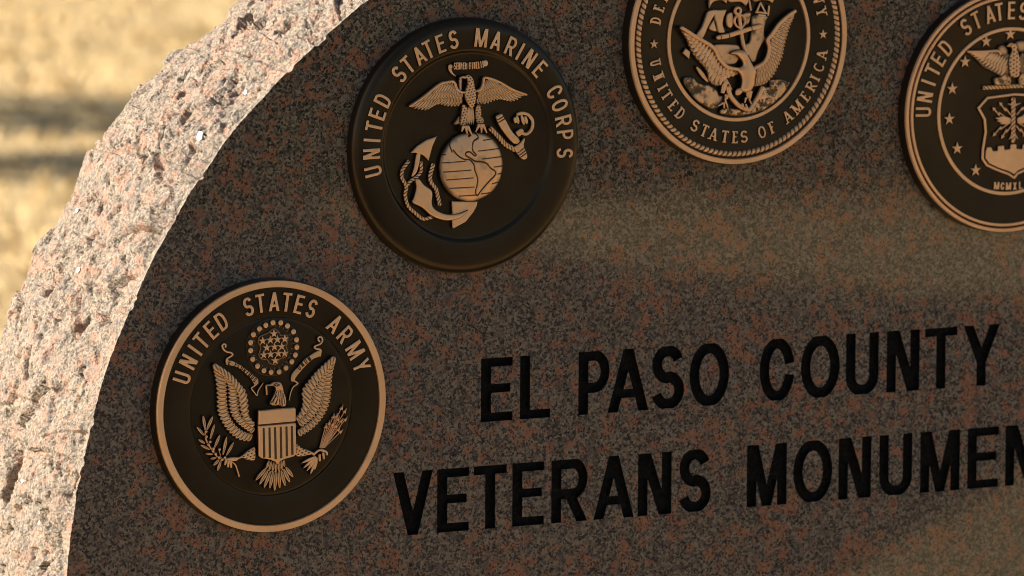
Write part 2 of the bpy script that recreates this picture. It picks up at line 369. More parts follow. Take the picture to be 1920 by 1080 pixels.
# ------------------------------------------------------------------ lettering: strokes in a unit-high cap box
def _arc(cx, cy, rx, ry, a0, a1, n=14):
    t = np.radians(np.linspace(a0, a1, n)); return [(cx+rx*math.cos(a), cy+ry*math.sin(a)) for a in t]
def glyph(ch, w, s, hs=None, rd=0.36):
    """strokes of a sans capital in the box [0,w]x[0,1]; s = stem, hs = bar thickness"""
    hs = hs or s*0.88; a = s/2; b = hs/2; k = w/2
    L = lambda *p: ('l', list(p), s); B = lambda *p: ('l', list(p), hs)
    rx = k-a; r = min(rx, 0.34)
    def rr(): # rounded oblong ring
        ry = min(rd, 0.5-b)
        return _arc(k, 1-b-ry, rx, ry, 0, 180)+_arc(k, b+ry, rx, ry, 180, 360)+[(w-a, 1-b-ry)]
    if ch == 'E': return [L((a, 0), (a, 1)), B((a, 1-b), (w, 1-b)), B((a, b), (w, b)), B((a, .52), (w*.93, .52))]
    if ch == 'F': return [L((a, 0), (a, 1)), B((a, 1-b), (w, 1-b)), B((a, .5), (w*.9, .5))]
    if ch == 'L': return [L((a, 0), (a, 1)), B((a, b), (w, b))]
    if ch == 'T': return [L((k, 0), (k, 1)), B((0, 1-b), (w, 1-b))]
    if ch == 'I': return [L((k, 0), (k, 1))]
    if ch == 'H': return [L((a, 0), (a, 1)), L((w-a, 0), (w-a, 1)), B((a, .5), (w-a, .5))]
    if ch == 'N': return [L((a, 0), (a, 1)), L((w-a, 0), (w-a, 1)), ('d', [(a*1.15, 1.1), (w-a*1.15, -.1)], s*1.02)]
    if ch == 'M': return [L((a, 0), (a, 1)), L((w-a, 0), (w-a, 1)), ('d', [(a*1.1, 1.1), (k, 0.0)], s*.95), ('d', [(w-a*1.1, 1.1), (k, 0.0)], s*.95)]
    if ch == 'A': return [('d', [(a*1.0-.05*w, -.1), (k+.045*w, 1.1)], s), ('d', [(w-a*1.0+.05*w, -.1), (k-.045*w, 1.1)], s), B((w*.2, .29), (w*.8, .29))]
    if ch == 'V': return [('d', [(a*1.0-.05*w, 1.1), (k+.045*w, -.1)], s), ('d', [(w-a*1.0+.05*w, 1.1), (k-.045*w, -.1)], s)]
    if ch == 'X': return [('d', [(a, -.1), (w-a, 1.1)], s), ('d', [(w-a, -.1), (a, 1.1)], s)]
    if ch == 'Y': return [L((k, 0), (k, .46)), ('d', [(k, .40), (a*.9-.05*w, 1.1)], s), ('d', [(k, .40), (w-a*.9+.05*w, 1.1)], s)]
    if ch == 'O': return [('r', rr(), s)]
    if ch == 'U': ry = min(rx, .34); return [('r', [(a, 1)]+_arc(k, b+ry, rx, ry, 180, 360)+[(w-a, 1)], s)]
    if ch == 'C': ry = min(rd, .5-b); return [('r', _arc(k, 1-b-ry, rx, ry, 12, 180)+_arc(k, b+ry, rx, ry, 180, 348), s)]
    if ch == 'D': q = min(.36, .5-b); return [L((a, 0), (a, 1)), ('r', [(a, 1-b), (w-a-rx*.95, 1-b)]+_arc(w-a-rx*.95, 1-b-q, rx*.95, q, 90, 0, 8)+_arc(w-a-rx*.95, b+q, rx*.95, q, 0, -90, 8)+[(a, b)], s*.94)]
    if ch in 'PR':
        lo = .42 if ch == 'P' else .45; q = (1-b-lo)/2; c = w-a-q*.72
        o = [L((a, 0), (a, 1)), ('r', [(a, 1-b), (c, 1-b)]+_arc(c, 1-b-q, q*.72, q, 90, -90, 12)+[(a, lo)], s*.92)]
        if ch == 'R': o.append(('d', [(w*.48, .47), (w-a*.75, -.08)], s))
        return o
    if ch == 'S':
        q1 = (.5-b)*.5+.005; t = _arc(k, 1-b-q1, rx*.93, q1, 18, 180, 10)+_arc(k, 1-b-q1, rx*.93, q1, 195, 262, 6)
        u = _arc(k, b+q1, rx, q1, 82, 0, 8)+_arc(k, b+q1, rx, q1, -12, -165, 12)
        return [('r', t+u, s)]
    return []
def serif_glyph(ch, w, s):
    t = s*.55; f = s*.9; k = w/2; a = s/2
    S = lambda x, y: ('l', [(x-f, y), (x+f, y)], t)
    lo, hi = t/2, 1-t/2
    L = lambda x, y0=0, y1=1, q=s: ('l', [(x, y0), (x, y1)], q)
    B = lambda y, x0, x1: ('l', [(x0, y), (x1, y)], t)
    if ch == 'U': return [('r', [(a+f*.6, 1), (a+f*.6, .32)]+_arc(k, .34, k-a-f*.6, .34-t/2, 190, 350)+[(w-a-f*.6, 1)], s*.8), S(a+f*.6, hi), S(w-a-f*.6, hi)]
    if ch == 'N': return [L(a+f*.7, 0, 1, t), L(w-a-f*.7, 0, 1, t), ('d', [(a+f*.5, 1.08), (w-a-f*.5, -.08)], s), S(a+f*.7, lo), S(w-a-f*.7, hi), S(a+f*.4, hi)]
    if ch == 'I': return [L(k), S(k, lo), S(k, hi)]
    if ch == 'T': return [L(k), S(k, lo), B(hi, 0, w), L(t/2, .8, 1, t), L(w-t/2, .8, 1, t)]
    if ch in 'EF':
        o = [L(a+f*.5), S(a+f*.5, hi), S(a+f*.5, lo), B(hi, a, w*.95), B(.53, a, w*.75), L(w*.95-t/2, .8, 1, t)]
        if ch == 'E': o += [B(lo, a, w), L(w-t/2, 0, .2, t)]
        return o
    if ch == 'L': return [L(a+f*.5), S(a+f*.5, hi), B(lo, 0, w), L(w-t/2, 0, .22, t)]
    if ch == 'H': return [L(a+f*.6), L(w-a-f*.6), B(.52, a, w-a), S(a+f*.6, hi), S(a+f*.6, lo), S(w-a-f*.6, hi), S(w-a-f*.6, lo)]
    if ch == 'D': return [L(a+f*.4), S(a+f*.4, hi), S(a+f*.4, lo), ('r', [(a, hi)]+_arc(w*.42, .5, w*.58-a*.8, .5-t/2, 88, -88, 16)+[(a, lo)], s*.8)]
    if ch in 'PR':
        o = [L(a+f*.4), S(a+f*.4, hi), S(a+f*.4, lo), ('r', [(a, hi), (w*.5, hi)]+_arc(w*.5, .74, w*.38, .26-t/2, 88, -88, 12)+[(a, .48)], s*.72)]
        if ch == 'R': o += [('d', [(w*.5, .5), (w*.98, -.05)], s*.8)]
        return o
    if ch == 'S': return glyph('S', w, s*.85)
    if ch == 'A': return [('d', [(.1*w, -.05), (k+.02*w, 1.08)], t*1.1), ('d', [(.88*w, -.05), (k-.02*w, 1.08)], s), B(.32, .22*w, .75*w), S(.1*w, lo), S(.88*w, lo)]
    if ch == 'V': return [('d', [(.12*w, 1.05), (k, -.05)], s), ('d', [(.88*w, 1.05), (k, -.05)], t*1.1), S(.12*w, hi), S(.88*w, hi)]
    if ch == 'Y': return [L(k, 0, .5), S(k, lo), ('d', [(k, .45), (.1*w, 1.05)], s*.9), ('d', [(k, .45), (.9*w, 1.05)], t*1.2), S(.1*w, hi), S(.9*w, hi)]
    if ch == 'M': return [L(.12*w, 0, 1, t*1.1), L(.88*w), ('d', [(.12*w, 1.08), (k, .02)], s*.9), ('d', [(.88*w, 1.08), (k, .02)], t*1.1), S(.12*w, lo), S(.88*w, lo), S(.1*w, hi), S(.9*w, hi)]
    if ch == 'O': return [('r', _arc(k, .5, k-a*.8, .5-t/2, 0, 360, 28), s*.78)]
    if ch == 'C': return [('r', _arc(k, .5, k-a*.8, .5-t/2, 42, 318, 24), s*.78)]
    return []
def glyph_sdf(st, w):
    def f(X, Y):
        D = np.full(X.shape, 9.0)
        for kind, p, t in st:
            p = np.asarray(p, float)
            if kind == 'r':
                d = line_dist(X, Y, p)[0]-t/2
                for e, g in ((p[0], p[1]), (p[-1], p[-2])):       # flat stroke ends
                    if np.hypot(*(p[0]-p[-1])) < 1e-3: break
                    v = (e-g)/np.hypot(*(e-g)); al = (X-e[0])*v[0]+(Y-e[1])*v[1]; nr = np.hypot(X-e[0], Y-e[1]) < t*0.95
                    d = np.where(nr, np.maximum(d, al), d)
            else:
                a, b = p; l = np.hypot(*(b-a)); u = (b-a)/l; c = (a+b)/2
                al = (X-c[0])*u[0]+(Y-c[1])*u[1]; q = (X-c[0])*u[1]-(Y-c[1])*u[0]
                d = np.maximum(np.abs(al)-l/2, np.abs(q)-t/2)
            D = np.minimum(D, d)
        return np.maximum(D, np.maximum(-Y, Y-1))
    return f
def P_glyph(ch, cx, cy, ang, cap, w, s, h, serif=False, bev=0.07, e=0.75):
    """ang: direction of the baseline, (cx, cy) the centre of the letter"""
    sd = glyph_sdf(serif_glyph(ch, w, s) if serif else glyph(ch, w, s), w); ca, sa = math.cos(ang), math.sin(ang); m = 0.75*cap*max(1, w)
    def f(X, Y):
        x = ((X-cx)*ca+(Y-cy)*sa)/cap+w/2; y = (-(X-cx)*sa+(Y-cy)*ca)/cap+0.5; d = sd(x, y)*cap
        return d, prof(d, h, bev*cap, e), np.ones_like(d)
    return (cx-m, cx+m, cy-m, cy+m, f)
WID = dict(I=.2, M=.74, N=.56, E=.47, F=.45, L=.44, T=.52, S=.54, O=.57, C=.56, U=.54, D=.54, P=.52, R=.55, A=.60, V=.58, Y=.58, X=.56, H=.56, B=.54)

# ------------------------------------------------------------------ emblem outlines in medallion radii, engraved line layout in metres
MED = dict(A=(-0.6591, 0.2872, 0.1505), M=(-0.399, 0.5855, 0.152), N=(-0.0245, 0.7011, 0.1538), F=(0.3695, 0.5965, 0.1522))
DATA = dict(
    M_letters=[('U',-169.46,0.855),('N',-178.63,0.855),('I',174.25,0.86),('T',167.11,0.868),('E',160.41,0.857),('D',152.68,0.866),('S',136.27,0.864),('T',129.31,0.888),('A',121.18,0.853),('T',115.07,0.885),('E',107.47,0.869),('S',99.68,0.871),('M',83.17,0.868),('A',73.93,0.855),('R',64.69,0.864),('I',58.5,0.861),('N',51.57,0.861),('E',43.24,0.854),('C',27.89,0.859),('O',20.01,0.857),('R',11.31,0.863),('P',3.79,0.855),('S',-5.94,0.866)],
    A_letters=[('U',160.41,0.827),('N',151.27,0.826),('I',143.97,0.83),('T',137.88,0.848),('E',129.94,0.83),('D',122.22,0.83),('S',104.67,0.829),('T',97.25,0.836),('A',88.96,0.831),('T',81.32,0.832),('E',73.75,0.831),('S',65.69,0.828),('A',48.93,0.815),('R',39.88,0.829),('M',29.14,0.827),('Y',19.53,0.839)],
    N_letters=[('D',167.29,0.788),('*',-179.19,0.781),('U',-168.12,0.783),('N',-159.74,0.781),('I',-152.92,0.796),('T',-147.49,0.778),('E',-140.15,0.789),('D',-133.25,0.778),('S',-120.59,0.782),('T',-113.5,0.774),('A',-106.9,0.793),('T',-99.01,0.773),('E',-92.28,0.779),('S',-86.08,0.78),('O',-73.76,0.782),('F',-66.67,0.779),('A',-54.41,0.799),('M',-46.14,0.789),('E',-38.05,0.778),('R',-30.96,0.786),('I',-25.46,0.783),('C',-18.61,0.78),('A',-11.08,0.786),('*',0.91,0.777),('Y',14.28,0.777)],
    F_letters=[('U',178.04,0.809),('N',169.47,0.816),('I',161.17,0.822),('T',153.81,0.837),('E',146.79,0.831),('D',138.74,0.833),('S',121.34,0.838),('T',113.48,0.855),('A',104.03,0.836),('T',97.65,0.85),('E',89.44,0.853)],
    line1=[('E',-0.3711,-0.3278),('L',-0.3175,-0.2758),('P',-0.2367,-0.1927),('A',-0.1949,-0.1392),('S',-0.1347,-0.0881),('O',-0.0807,-0.0242),('C',0.0193,0.0699),('O',0.0788,0.1355),('U',0.1445,0.1922),('N',0.2042,0.2526),('T',0.2603,0.3083),('Y',0.3183,0.3711)],
    line2=[('V',-0.4892,-0.4370),('E',-0.4302,-0.3868),('T',-0.3803,-0.3351),('E',-0.3273,-0.2834),('R',-0.2733,-0.2224),('A',-0.2138,-0.1587),('N',-0.1523,-0.1048),('S',-0.0948,-0.0486),('M',0.0028,0.0602),('O',0.0695,0.1266),('N',0.1356,0.1834),('U',0.1953,0.2438),('M',0.2559,0.3147),('E',0.3262,0.3728),('N',0.3829,0.4321),('T',0.4396,0.4885)],
    M_body=[(-0.049,0.56),(-0.026,0.574),(0.004,0.567),(0.025,0.543),(0.037,0.512),(0.043,0.475),(0.053,0.442),(0.058,0.402),(0.053,0.362),(0.042,0.323),(0.016,0.297),(-0.003,0.305),(-0.025,0.339),(-0.044,0.379),(-0.052,0.419),(-0.041,0.459),(-0.027,0.491),(-0.026,0.518),(-0.035,0.538),(-0.049,0.539)],
    M_beak=[(-0.043,0.56),(-0.071,0.565),(-0.097,0.552),(-0.101,0.537),(-0.089,0.532),(-0.075,0.541),(-0.041,0.536)],
    M_hook=[(-0.075,0.538),(-0.077,0.497),(-0.076,0.454)],
    M_lwing=[(-0.526,0.342),(-0.478,0.377),(-0.412,0.407),(-0.338,0.457),(-0.272,0.501),(-0.205,0.518),(-0.153,0.524),(-0.13,0.509),(-0.119,0.478),(-0.1,0.448),(-0.07,0.432),(-0.044,0.426),(-0.049,0.38),(-0.049,0.34),(-0.085,0.321),(-0.137,0.321),(-0.211,0.328),(-0.286,0.351),(-0.315,0.327),(-0.378,0.303),(-0.434,0.312),(-0.478,0.316),(-0.515,0.331)],
    M_lrows=[([(-0.412,0.391),(-0.301,0.413),(-0.182,0.405),(-0.07,0.4)],[(-0.524,0.339),(-0.471,0.312),(-0.382,0.299),(-0.286,0.341),(-0.181,0.319),(-0.081,0.319)],15),([(-0.338,0.451),(-0.242,0.477),(-0.152,0.476),(-0.067,0.427)],[(-0.449,0.376),(-0.338,0.361),(-0.211,0.363),(-0.115,0.346),(-0.059,0.34)],13),([(-0.272,0.494),(-0.205,0.512),(-0.145,0.513),(-0.108,0.452),(-0.059,0.43)],[(-0.345,0.424),(-0.256,0.424),(-0.182,0.418),(-0.115,0.392),(-0.063,0.384)],11)],
    M_llead=[(-0.524,0.342),(-0.412,0.406),(-0.272,0.5),(-0.205,0.517),(-0.153,0.521),(-0.129,0.501),(-0.111,0.458),(-0.07,0.433),(-0.044,0.431)],
    M_rwing=[(0.057,0.435),(0.094,0.45),(0.116,0.486),(0.123,0.532),(0.142,0.541),(0.198,0.529),(0.281,0.493),(0.387,0.436),(0.509,0.391),(0.455,0.36),(0.376,0.343),(0.304,0.362),(0.237,0.358),(0.162,0.333),(0.095,0.326),(0.05,0.339)],
    M_rrows=[([(0.387,0.426),(0.274,0.423),(0.162,0.411),(0.072,0.398)],[(0.507,0.391),(0.44,0.35),(0.376,0.338),(0.297,0.357),(0.237,0.352),(0.158,0.326),(0.065,0.33)],15),([(0.296,0.476),(0.206,0.489),(0.146,0.465),(0.072,0.431)],[(0.417,0.401),(0.304,0.386),(0.184,0.37),(0.076,0.355)],13),([(0.213,0.521),(0.161,0.533),(0.127,0.505),(0.083,0.441)],[(0.304,0.446),(0.206,0.436),(0.139,0.419),(0.075,0.398)],11)],
    M_rlead=[(0.058,0.436),(0.094,0.45),(0.116,0.486),(0.125,0.531),(0.144,0.539),(0.198,0.527),(0.281,0.492),(0.387,0.434),(0.504,0.391)],
    M_lleg=[(-0.062,0.34),(-0.029,0.326),(-0.014,0.285),(-0.017,0.232),(-0.028,0.173),(-0.061,0.151),(-0.082,0.175),(-0.078,0.235),(-0.071,0.288)],
    M_rleg=[(0.057,0.322),(0.091,0.331),(0.106,0.294),(0.11,0.227),(0.122,0.18),(0.103,0.156),(0.069,0.166),(0.054,0.216),(0.05,0.27)],
    M_ltuft=[(-0.084,0.248),(-0.106,0.223),(-0.136,0.184),(-0.106,0.173),(-0.08,0.182)],
    M_rtuft=[(0.11,0.24),(0.136,0.213),(0.137,0.186),(0.114,0.164),(0.103,0.181)],
    M_tail=[[(-0.01,0.312),(-0.015,0.166)],[(0.001,0.311),(0.001,0.165)],[(0.016,0.311),(0.019,0.165)],[(0.031,0.31),(0.039,0.164)]],
    M_talons=[[(-0.073,0.162),(-0.087,0.129)],[(-0.052,0.161),(-0.04,0.106)],[(-0.032,0.16),(0.002,0.096)],[(0.066,0.169),(0.037,0.122)],[(0.086,0.168),(0.088,0.11)],[(0.104,0.168),(0.133,0.11)]],
    M_banner=[(-0.159,0.643),(-0.094,0.658),(0.011,0.662),(0.085,0.662),(0.13,0.666),(0.159,0.662),(0.156,0.637),(0.13,0.62),(0.011,0.611),(-0.094,0.616),(-0.146,0.621)],
    M_banpath=[(-0.135,0.64),(-0.064,0.639),(0.011,0.637),(0.074,0.64),(0.136,0.647)],
    M_curl=[(-0.162,0.639),(-0.164,0.613),(-0.145,0.582),(-0.116,0.561)],
    M_bancurl=(0.144,0.652),
    M_globe=(0.02,-0.158,0.28),
    M_coast=[[(-0.164,0.098),(-0.159,0.067),(-0.175,0.028),(-0.17,-0.007),(-0.161,-0.032)],[(-0.15,-0.021),(-0.113,-0.064),(-0.06,-0.095),(-0.012,-0.1),(0.024,-0.141),(0.033,-0.184),(0.059,-0.252),(0.057,-0.311),(0.047,-0.349),(0.054,-0.377),(0.069,-0.388),(0.091,-0.359),(0.117,-0.329),(0.17,-0.277),(0.223,-0.232),(0.222,-0.204),(0.178,-0.175),(0.142,-0.138),(0.089,-0.12),(0.037,-0.114),(-0.007,-0.088),(-0.043,-0.067),(-0.047,-0.048),(-0.025,-0.037),(-0.003,-0.042),(0.019,-0.062),(0.036,-0.071),(0.045,-0.061),(0.019,-0.035),(0.014,-0.003),(0.027,0.043),(0.067,0.065),(0.069,0.084),(0.044,0.109),(0.009,0.118),(0,0.091),(-0.013,0.085)]],
    M_lat=[[(-0.258,-0.052),(-0.214,-0.051)],[(-0.244,-0.117),(-0.051,-0.11)],[(-0.235,-0.19),(-0.003,-0.182)],[(-0.208,-0.253),(0.02,-0.245)],[(-0.177,-0.321),(0.033,-0.319)],[(-0.094,-0.387),(0.047,-0.385)],[(0.1,-0.378),(0.188,-0.375)],[(0.115,0.047),(0.212,0.055)],[(0.063,-0.035),(0.279,-0.025)],[(0.098,-0.099),(0.306,-0.09)],[(0.209,-0.169),(0.309,-0.165)],[(0.249,-0.228),(0.304,-0.222)],[(0.196,-0.301),(0.267,-0.294)],[(-0.232,0.035),(-0.197,0.035)]],
    M_flukeL=[(-0.511,-0.027),(-0.454,0.025),(-0.376,0.068),(-0.28,0.094),(-0.319,0.019),(-0.354,-0.097),(-0.393,-0.06),(-0.432,-0.037)],
    M_shank=[(-0.459,-0.033),(-0.424,-0.04),(-0.454,-0.178),(-0.506,-0.218),(-0.484,-0.145)],
    M_arm=[(-0.479,-0.239),(-0.445,-0.233),(-0.401,-0.281),(-0.335,-0.328),(-0.324,-0.371),(-0.33,-0.417),(-0.317,-0.465),(-0.26,-0.503),(-0.181,-0.526),(-0.093,-0.523),(-0.004,-0.5),(-0.049,-0.548),(-0.11,-0.573),(-0.198,-0.58),(-0.277,-0.561),(-0.347,-0.526),(-0.417,-0.468),(-0.503,-0.421),(-0.488,-0.371),(-0.47,-0.302)],
    M_flukeR=[(-0.146,-0.426),(0.083,-0.437),(0.076,-0.476),(0.048,-0.522),(-0.022,-0.597),(-0.129,-0.645),(-0.14,-0.634)],
    M_ropes=[[(-0.532,-0.096),(-0.58,-0.156),(-0.588,-0.218),(-0.549,-0.29),(-0.557,-0.36),(-0.531,-0.447),(-0.47,-0.504),(-0.4,-0.555),(-0.33,-0.546)],[(-0.421,-0.109),(-0.419,-0.172),(-0.453,-0.217),(-0.514,-0.253),(-0.545,-0.29)],[(-0.314,-0.133),(-0.338,-0.214),(-0.331,-0.269),(-0.287,-0.326),(-0.269,-0.389),(-0.256,-0.445)]],
    M_stock=[(0.23,0.225),(0.255,0.246),(0.286,0.252),(0.317,0.211),(0.38,0.11),(0.445,0.041),(0.442,0.008),(0.393,0.005),(0.318,0.079),(0.259,0.158)],
    M_stockbands=[[(0.243,0.201),(0.307,0.233)],[(0.253,0.181),(0.32,0.214)]],
    M_ring=[(0.46,0.095),(0.516,0.076),(0.564,0.113),(0.572,0.178),(0.534,0.227),(0.478,0.244),(0.441,0.237)],
    M_shackle=[(0.414,0.097),(0.466,0.126),(0.489,0.094),(0.442,0.057)],
    M_loops=[[(0.426,0.231),(0.444,0.156)],[(0.466,0.24),(0.494,0.146)],[(0.503,0.223),(0.518,0.153)],[(0.406,0.218),(0.419,0.163)]],
    M_rope2=[(0.2,0.13),(0.269,0.065),(0.331,0.002),(0.405,-0.037),(0.445,-0.053)],
    M_end=[(0.399,-0.021),(0.455,0.013),(0.492,0.05),(0.502,0.027),(0.492,-0.011),(0.517,-0.067),(0.524,-0.111),(0.493,-0.129),(0.456,-0.108),(0.412,-0.051)],
    M_endbands=[[(0.428,-0.074),(0.505,-0.022)],[(0.441,-0.093),(0.515,-0.045)],[(0.456,-0.108),(0.522,-0.067)]],
    A_beads=[(-0.118,0.625),(-0.062,0.65),(0,0.667),(0.068,0.662),(0.127,0.634),(0.18,0.585),(0.206,0.52),(0.209,0.46),(0.196,0.399),(0.165,0.347),(0.114,0.301),(0.054,0.273),(-0.016,0.275),(-0.078,0.292),(-0.134,0.331),(-0.176,0.388),(-0.194,0.458),(-0.194,0.521),(-0.17,0.582)],
    A_glory=(0.005,0.47),
    A_cloud=[(0.011,0.616),(0.055,0.587),(0.07,0.563),(0.121,0.56),(0.132,0.523),(0.12,0.47),(0.13,0.43),(0.114,0.391),(0.063,0.374),(0.026,0.336),(-0.025,0.346),(-0.047,0.374),(-0.099,0.387),(-0.12,0.418),(-0.11,0.451),(-0.106,0.484),(-0.124,0.518),(-0.117,0.557),(-0.077,0.575),(-0.044,0.586)],
    A_stars=[(0.007,0.58),(-0.09,0.528),(-0.024,0.532),(0.038,0.532),(0.102,0.532),(-0.055,0.473),(0.012,0.475),(0.075,0.474),(-0.082,0.417),(-0.022,0.419),(0.046,0.421),(0.101,0.418),(0.019,0.366)],
    A_banL=[(-0.405,0.402),(-0.376,0.394),(-0.325,0.374),(-0.266,0.34),(-0.201,0.29),(-0.15,0.247),(-0.124,0.222),(-0.131,0.186),(-0.153,0.174),(-0.168,0.201),(-0.201,0.243),(-0.266,0.301),(-0.325,0.337),(-0.383,0.352),(-0.406,0.361)],
    A_banLpath=[(-0.39,0.376),(-0.325,0.356),(-0.259,0.317),(-0.201,0.267),(-0.146,0.21)],
    A_banLcurl=[[(-0.41,0.498),(-0.408,0.513),(-0.423,0.522),(-0.437,0.511),(-0.428,0.481),(-0.397,0.458),(-0.361,0.449),(-0.349,0.43),(-0.39,0.409),(-0.402,0.395)],[(-0.131,0.199),(-0.163,0.173),(-0.185,0.157),(-0.161,0.124),(-0.136,0.098),(-0.126,0.136),(-0.084,0.193)]],
    A_banR=[(0.16,0.211),(0.173,0.254),(0.217,0.298),(0.283,0.36),(0.357,0.403),(0.416,0.423),(0.421,0.379),(0.357,0.356),(0.298,0.313),(0.239,0.256),(0.199,0.209),(0.202,0.185),(0.166,0.191)],
    A_banRpath=[(0.218,0.281),(0.268,0.325),(0.335,0.371)],
    A_banRcurl=[[(0.41,0.494),(0.399,0.507),(0.405,0.528),(0.427,0.525),(0.436,0.498),(0.416,0.473),(0.368,0.457),(0.377,0.438),(0.419,0.426),(0.416,0.379)],[(0.197,0.189),(0.219,0.169),(0.18,0.145),(0.157,0.101),(0.144,0.042)]],
    A_head=[(-0.069,0.182),(-0.033,0.186),(-0.011,0.198),(0.026,0.201),(0.059,0.192),(0.077,0.16),(0.088,0.112),(0.107,0.058),(0.103,0.004),(0.07,-0.004),(0.034,0.009),(-0.003,0.008),(-0.036,0.027),(-0.018,0.066),(0.008,0.111),(0.015,0.143),(-0.003,0.165),(-0.047,0.169)],
    A_eye=[(-0.007,0.177),(0.015,0.187),(0.044,0.175),(0.019,0.167),(-0.007,0.177)],
    A_tongue=[(-0.057,0.173),(-0.052,0.101)],
    A_neckf=[[(0.026,0.129),(-0.014,0.032)],[(0.041,0.135),(0.015,0.017)],[(0.052,0.128),(0.041,0.008)],[(0.064,0.127),(0.069,0.007)],[(0.074,0.106),(0.092,0.018)],[(0.019,0.09),(-0.029,0.033)],[(0.026,0.063),(0.001,0.014)],[(0.059,0.067),(0.056,0.004)]],
    A_lw=[([(-0.431,0.312),(-0.399,0.213),(-0.393,0.076),(-0.378,-0.023),(-0.335,-0.104),(-0.281,-0.156),(-0.217,-0.19),(-0.163,-0.203)],[(-0.533,0.373),(-0.504,0.258),(-0.491,0.121),(-0.487,0.004),(-0.444,-0.101),(-0.371,-0.194),(-0.292,-0.248),(-0.206,-0.265)],22),([(-0.378,0.26),(-0.32,0.169),(-0.298,0.05),(-0.286,-0.029),(-0.243,-0.09),(-0.191,-0.133),(-0.148,-0.159)],[(-0.448,0.294),(-0.401,0.203),(-0.393,0.076),(-0.376,-0.027),(-0.324,-0.101),(-0.26,-0.156),(-0.191,-0.202)],19),([(-0.538,0.387),(-0.41,0.311),(-0.303,0.216),(-0.238,0.144),(-0.217,0.025),(-0.208,-0.053),(-0.148,-0.14)],[(-0.491,0.32),(-0.356,0.21),(-0.311,0.11),(-0.298,0.011),(-0.273,-0.069),(-0.206,-0.136)],16)],
    A_rw=[([(0.517,0.309),(0.457,0.218),(0.437,0.102),(0.422,0.004),(0.373,-0.091),(0.301,-0.149),(0.21,-0.199)],[(0.548,0.36),(0.526,0.214),(0.516,0.077),(0.49,-0.036),(0.436,-0.123),(0.349,-0.204),(0.236,-0.261)],22),([(0.485,0.311),(0.409,0.202),(0.35,0.107),(0.327,0.03),(0.292,-0.066),(0.203,-0.125)],[(0.522,0.309),(0.461,0.179),(0.446,0.081),(0.425,-0.02),(0.37,-0.099),(0.253,-0.182)],19),([(0.548,0.384),(0.409,0.294),(0.311,0.202),(0.249,0.123),(0.257,0.034),(0.232,-0.043),(0.182,-0.098)],[(0.522,0.333),(0.437,0.224),(0.377,0.141),(0.34,0.065),(0.327,-0.013),(0.292,-0.074),(0.219,-0.128)],16)],
    A_shield=[(-0.142,-0.017),(-0.008,-0.013),(0.171,-0.011),(0.181,-0.022),(0.181,-0.128),(0.186,-0.298),(0.187,-0.387),(0.163,-0.403),(0.07,-0.421),(0.043,-0.434),(0.025,-0.457),(0.008,-0.435),(-0.039,-0.414),(-0.117,-0.398),(-0.138,-0.379),(-0.144,-0.149)],
    A_chief=[(-0.146,-0.134),(0.186,-0.128)],
    A_slots=[[(-0.103,-0.155),(-0.097,-0.393)],[(-0.052,-0.155),(-0.048,-0.399)],[(-0.004,-0.155),(0.003,-0.413)],[(0.046,-0.156),(0.051,-0.408)],[(0.096,-0.156),(0.101,-0.395)],[(0.143,-0.156),(0.149,-0.387)]],
    A_thighL=[(-0.159,-0.31),(-0.21,-0.323),(-0.273,-0.37),(-0.248,-0.398),(-0.21,-0.412),(-0.159,-0.408)],
    A_legL=[(-0.407,-0.382),(-0.364,-0.374),(-0.299,-0.377),(-0.272,-0.366),(-0.264,-0.388),(-0.299,-0.396),(-0.326,-0.411),(-0.395,-0.402)],
    A_thighR=[(0.198,-0.306),(0.257,-0.342),(0.343,-0.378),(0.36,-0.402),(0.304,-0.407),(0.202,-0.406)],
    A_talR=[[(0.355,-0.401),(0.39,-0.376),(0.425,-0.37)],[(0.421,-0.371),(0.464,-0.39),(0.47,-0.411)],[(0.406,-0.412),(0.407,-0.454)],[(0.437,-0.4),(0.443,-0.44)]],
    A_talL=[[(-0.41,-0.392),(-0.42,-0.428)],[(-0.391,-0.404),(-0.394,-0.448)],[(-0.372,-0.409),(-0.368,-0.453)]],
    A_tail=([(-0.058,-0.469),(-0.031,-0.503),(0.019,-0.514),(0.07,-0.51),(0.12,-0.478)],[(-0.167,-0.559),(-0.136,-0.594),(-0.086,-0.639),(-0.03,-0.651),(0.021,-0.675),(0.074,-0.651),(0.128,-0.636),(0.17,-0.592),(0.191,-0.552)],9),
    A_tail2=([(-0.047,-0.417),(0.023,-0.436),(0.097,-0.416)],[(-0.069,-0.471),(-0.039,-0.506),(0.023,-0.534),(0.07,-0.521),(0.107,-0.474)],7),
    A_stem=[(-0.407,-0.391),(-0.434,-0.384),(-0.48,-0.366),(-0.522,-0.314),(-0.56,-0.262),(-0.584,-0.205),(-0.587,-0.141)],
    A_berries=[(-0.584,-0.157),(-0.581,-0.198),(-0.549,-0.242),(-0.564,-0.262),(-0.52,-0.297),(-0.524,-0.316),(-0.501,-0.34),(-0.472,-0.37),(-0.468,-0.307),(-0.445,-0.389),(-0.42,-0.374)],
    A_leaves=[([(-0.587,-0.141),(-0.606,-0.029)],0.021),([(-0.576,-0.149),(-0.52,-0.039)],0.023),([(-0.595,-0.19),(-0.662,-0.115)],0.019),([(-0.545,-0.221),(-0.507,-0.103)],0.02),([(-0.587,-0.254),(-0.647,-0.216)],0.018),([(-0.51,-0.294),(-0.459,-0.19)],0.021),([(-0.545,-0.306),(-0.629,-0.26)],0.018),([(-0.434,-0.355),(-0.401,-0.208)],0.022),([(-0.407,-0.364),(-0.338,-0.255)],0.02),([(-0.518,-0.343),(-0.586,-0.333)],0.016),([(-0.487,-0.373),(-0.545,-0.376)],0.017),([(-0.464,-0.385),(-0.517,-0.433)],0.021),([(-0.449,-0.39),(-0.481,-0.478)],0.021)],
